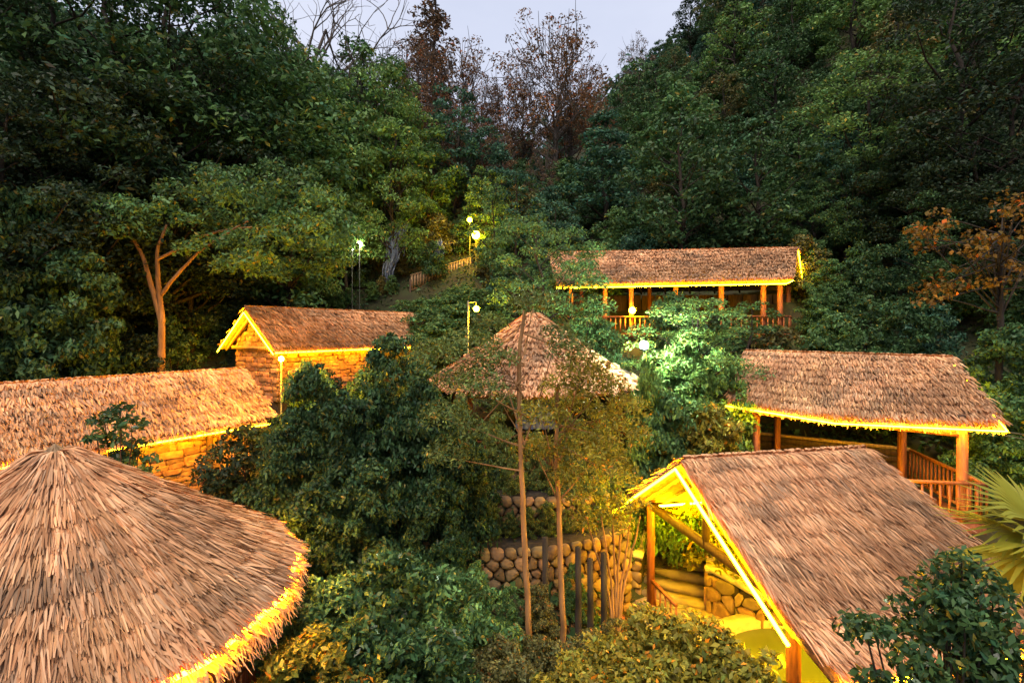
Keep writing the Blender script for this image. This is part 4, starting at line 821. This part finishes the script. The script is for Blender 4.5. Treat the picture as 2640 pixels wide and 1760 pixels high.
# many-stemmed shrub by the gable
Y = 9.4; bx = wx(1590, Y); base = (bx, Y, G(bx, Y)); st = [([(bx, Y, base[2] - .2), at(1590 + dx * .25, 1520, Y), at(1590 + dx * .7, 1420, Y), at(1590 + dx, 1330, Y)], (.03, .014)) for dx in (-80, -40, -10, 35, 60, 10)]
r = rg(33); leafy('stemmy_shrub', base, st, [(at(1590 + r.uniform(-130, 80), r.uniform(1240, 1390), Y + r.uniform(-.4, .4)), r.uniform(.18, .32)) for _ in range(16)], 1300, .09, 'leaf_lamplit', 'bark_lamplit', 'many-stemmed shrub glowing yellow beside the gable end', 'shrub', 34, asp=.35)
# dark sprigs seen against the straw roofs
def sprig(px0, py0, pts_, Y, label, seed, size, rad, per):
    r = rg(seed); bx = wx(px0, Y); base = (bx, Y, G(bx, Y)); cl = [(at(a_, b_, Y + r.uniform(-.3, .3)), r.uniform(*rad)) for a_, b_ in pts_]
    st = [([(bx, Y, base[2] - .2), tuple(lerp((bx, Y, base[2]), c, .6) + V3(0, 0, .15)), c], (.025, .008)) for c, _ in cl]
    leafy('leafy_shrub', base, st, cl, per, size, 'leaf_glossy', 'bark_dark', label, 'shrub', seed, asp=.42)
sprig(320, 1260, [(310, 1060), (270, 1090), (340, 1100), (250, 1130), (300, 1140), (360, 1150), (330, 1180), (390, 1190), (300, 1190)], 9.6, 'small dark shrub between the round pavilion and the long stone house', 44, .15, (.2, .32), 1100)
rr = rg(45); pp = [(2480, 1450), (2440, 1490), (2530, 1500), (2380, 1520), (2470, 1540), (2560, 1550), (2420, 1570), (2340, 1570), (2510, 1590), (2600, 1600)] + [(rr.uniform(2210, 2660), rr.uniform(1620, 1790)) for _ in range(34)] + [(rr.uniform(2380, 2640), rr.uniform(1540, 1640)) for _ in range(8)]
sprig(2450, 1900, pp, 4.6, 'dark glossy shrub in front of the straw slope of the gabled pavilion', 45, .10, (.12, .27), 2000)

# fan palm at the right edge
Y = 6.6; hub = V3(*at(2730, 1400, Y)); base = (hub[0], Y, G(hub[0], Y)); t = thing('fan_palm', base, 'fan palm with yellow lit fronds beside the gabled pavilion', 'palm')
MB().tube([(hub[0], Y, base[2] - .2), (hub[0] + .05, Y, (base[2] + hub[2]) / 2), tuple(hub - V3(0, 0, .5))], [.11, .1, .09], 8).build('trunk', 'bark_grey', t, base)
r = rg(46)
for k, (az, el, L) in enumerate(((178, 22, 1.15), (186, -14, 1.25), (150, 10, 1.1), (215, 5, 1.2), (80, 25, 1.2), (20, 15, 1.2), (300, 5, 1.2), (255, -20, 1.1), (120, 45, 1.0), (200, -38, 1.15))):
    d = V3(math.cos(R(az)) * math.cos(R(el)), math.sin(R(az)) * math.cos(R(el)), math.sin(R(el))); c = hub + d * .35; mb = MB()
    mb.tube([tuple(hub - V3(0, 0, .5)), tuple(hub + d * .1 - V3(0, 0, .2)), tuple(c)], [.016, .013, .01], 5)
    sd = np.cross(d, V3(0, 0, 1)); sd /= np.linalg.norm(sd); up = np.cross(sd, d)
    for q in range(19):
        a_ = (q - 9) / 9 * 1.15; dd = d * math.cos(a_) + sd * math.sin(a_) + up * .12 * math.cos(a_ * 2); dd /= np.linalg.norm(dd); ss = np.cross(dd, up); ss /= np.linalg.norm(ss); l = L * (1 - .3 * abs(a_) / 1.15) * r.uniform(.9, 1.05)
        m1, m2 = c + dd * l * .55, c + dd * l - V3(0, 0, .10 + .1 * abs(a_))
        mb.add([c - ss * .012, c + ss * .012, m1 + ss * .034, m1 - ss * .034, m2 + ss * .005, m2 - ss * .005], [[0, 1, 2, 3], [3, 2, 4, 5]])
    o = mb.build('frond', 'leaf_palm', t, base)
    a = o.data.attributes.new('tint', 'FLOAT_COLOR', 'POINT'); a.data.foreach_set('color', np.ones(4 * len(o.data.vertices), dtype=np.float32))

# ground cover and the far forest: nobody could count these
r = rg(88); n = 60000; y = r.uniform(3.5, 42, n); x = r.uniform(-1.12, 1.12, n) * y
okm = np.array([not blocked(a_, b_, False) for a_, b_ in zip(x, y)]); x, y = x[okm], y[okm]; z = gz(x, y) + r.uniform(.02, .3, len(x))
V, F = leaf_cards(np.stack([x, y, z], 1), np.tile([0, 0, 1.], (len(x), 1)), .26, r, asp=.4)
tag(link('ground_cover', mesh_np('ground_cover', V, F, 'leaf_dark', tints(len(x), r))), 'low leafy ground cover between the bushes', 'plants', kind='stuff')
n = 15000; x = r.uniform(-4.5, 4.5, n); y = r.uniform(5.5, 13, n); z = gz(x, y) + r.uniform(.01, .06, n)
z = np.where((y > 11.2 - 0 * x) & (np.abs(x) < 2), z, z)
V, F = leaf_cards(np.stack([x, y, z], 1), np.tile([0, 0, 2.], (n, 1)), .12, r, asp=.5)
tag(link('leaf_litter', mesh_np('leaf_litter', V, F, 'leaf_rust', tints(n, r, .5, 1.3))), 'brown fallen leaves around the slender trunks', 'leaves', kind='stuff')
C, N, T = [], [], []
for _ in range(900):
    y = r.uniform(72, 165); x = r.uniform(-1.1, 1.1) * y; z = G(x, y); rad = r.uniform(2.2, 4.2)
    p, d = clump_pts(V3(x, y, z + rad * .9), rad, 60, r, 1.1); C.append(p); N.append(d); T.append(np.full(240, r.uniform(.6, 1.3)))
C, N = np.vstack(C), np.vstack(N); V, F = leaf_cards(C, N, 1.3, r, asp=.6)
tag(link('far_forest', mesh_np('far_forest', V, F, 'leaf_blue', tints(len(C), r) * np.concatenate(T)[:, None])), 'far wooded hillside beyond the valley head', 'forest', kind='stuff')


# wires slung from the deck pavilion
for k, dz in enumerate((0, -.28)):
    P = [lerp((10.4, 10.3, 5.85 + dz * .3), (19, 12.5, 5.7 + dz), t_) - V3(0, 0, .35 * 4 * t_ * (1 - t_)) for t_ in np.linspace(0, 1, 14)]
    tag(MB().tube(P, .012, 5).build('cable', 'metal_lamp'), ('upper' if k == 0 else 'lower') + ' thin cable slung from the corner of the deck pavilion into the wood', 'cable')
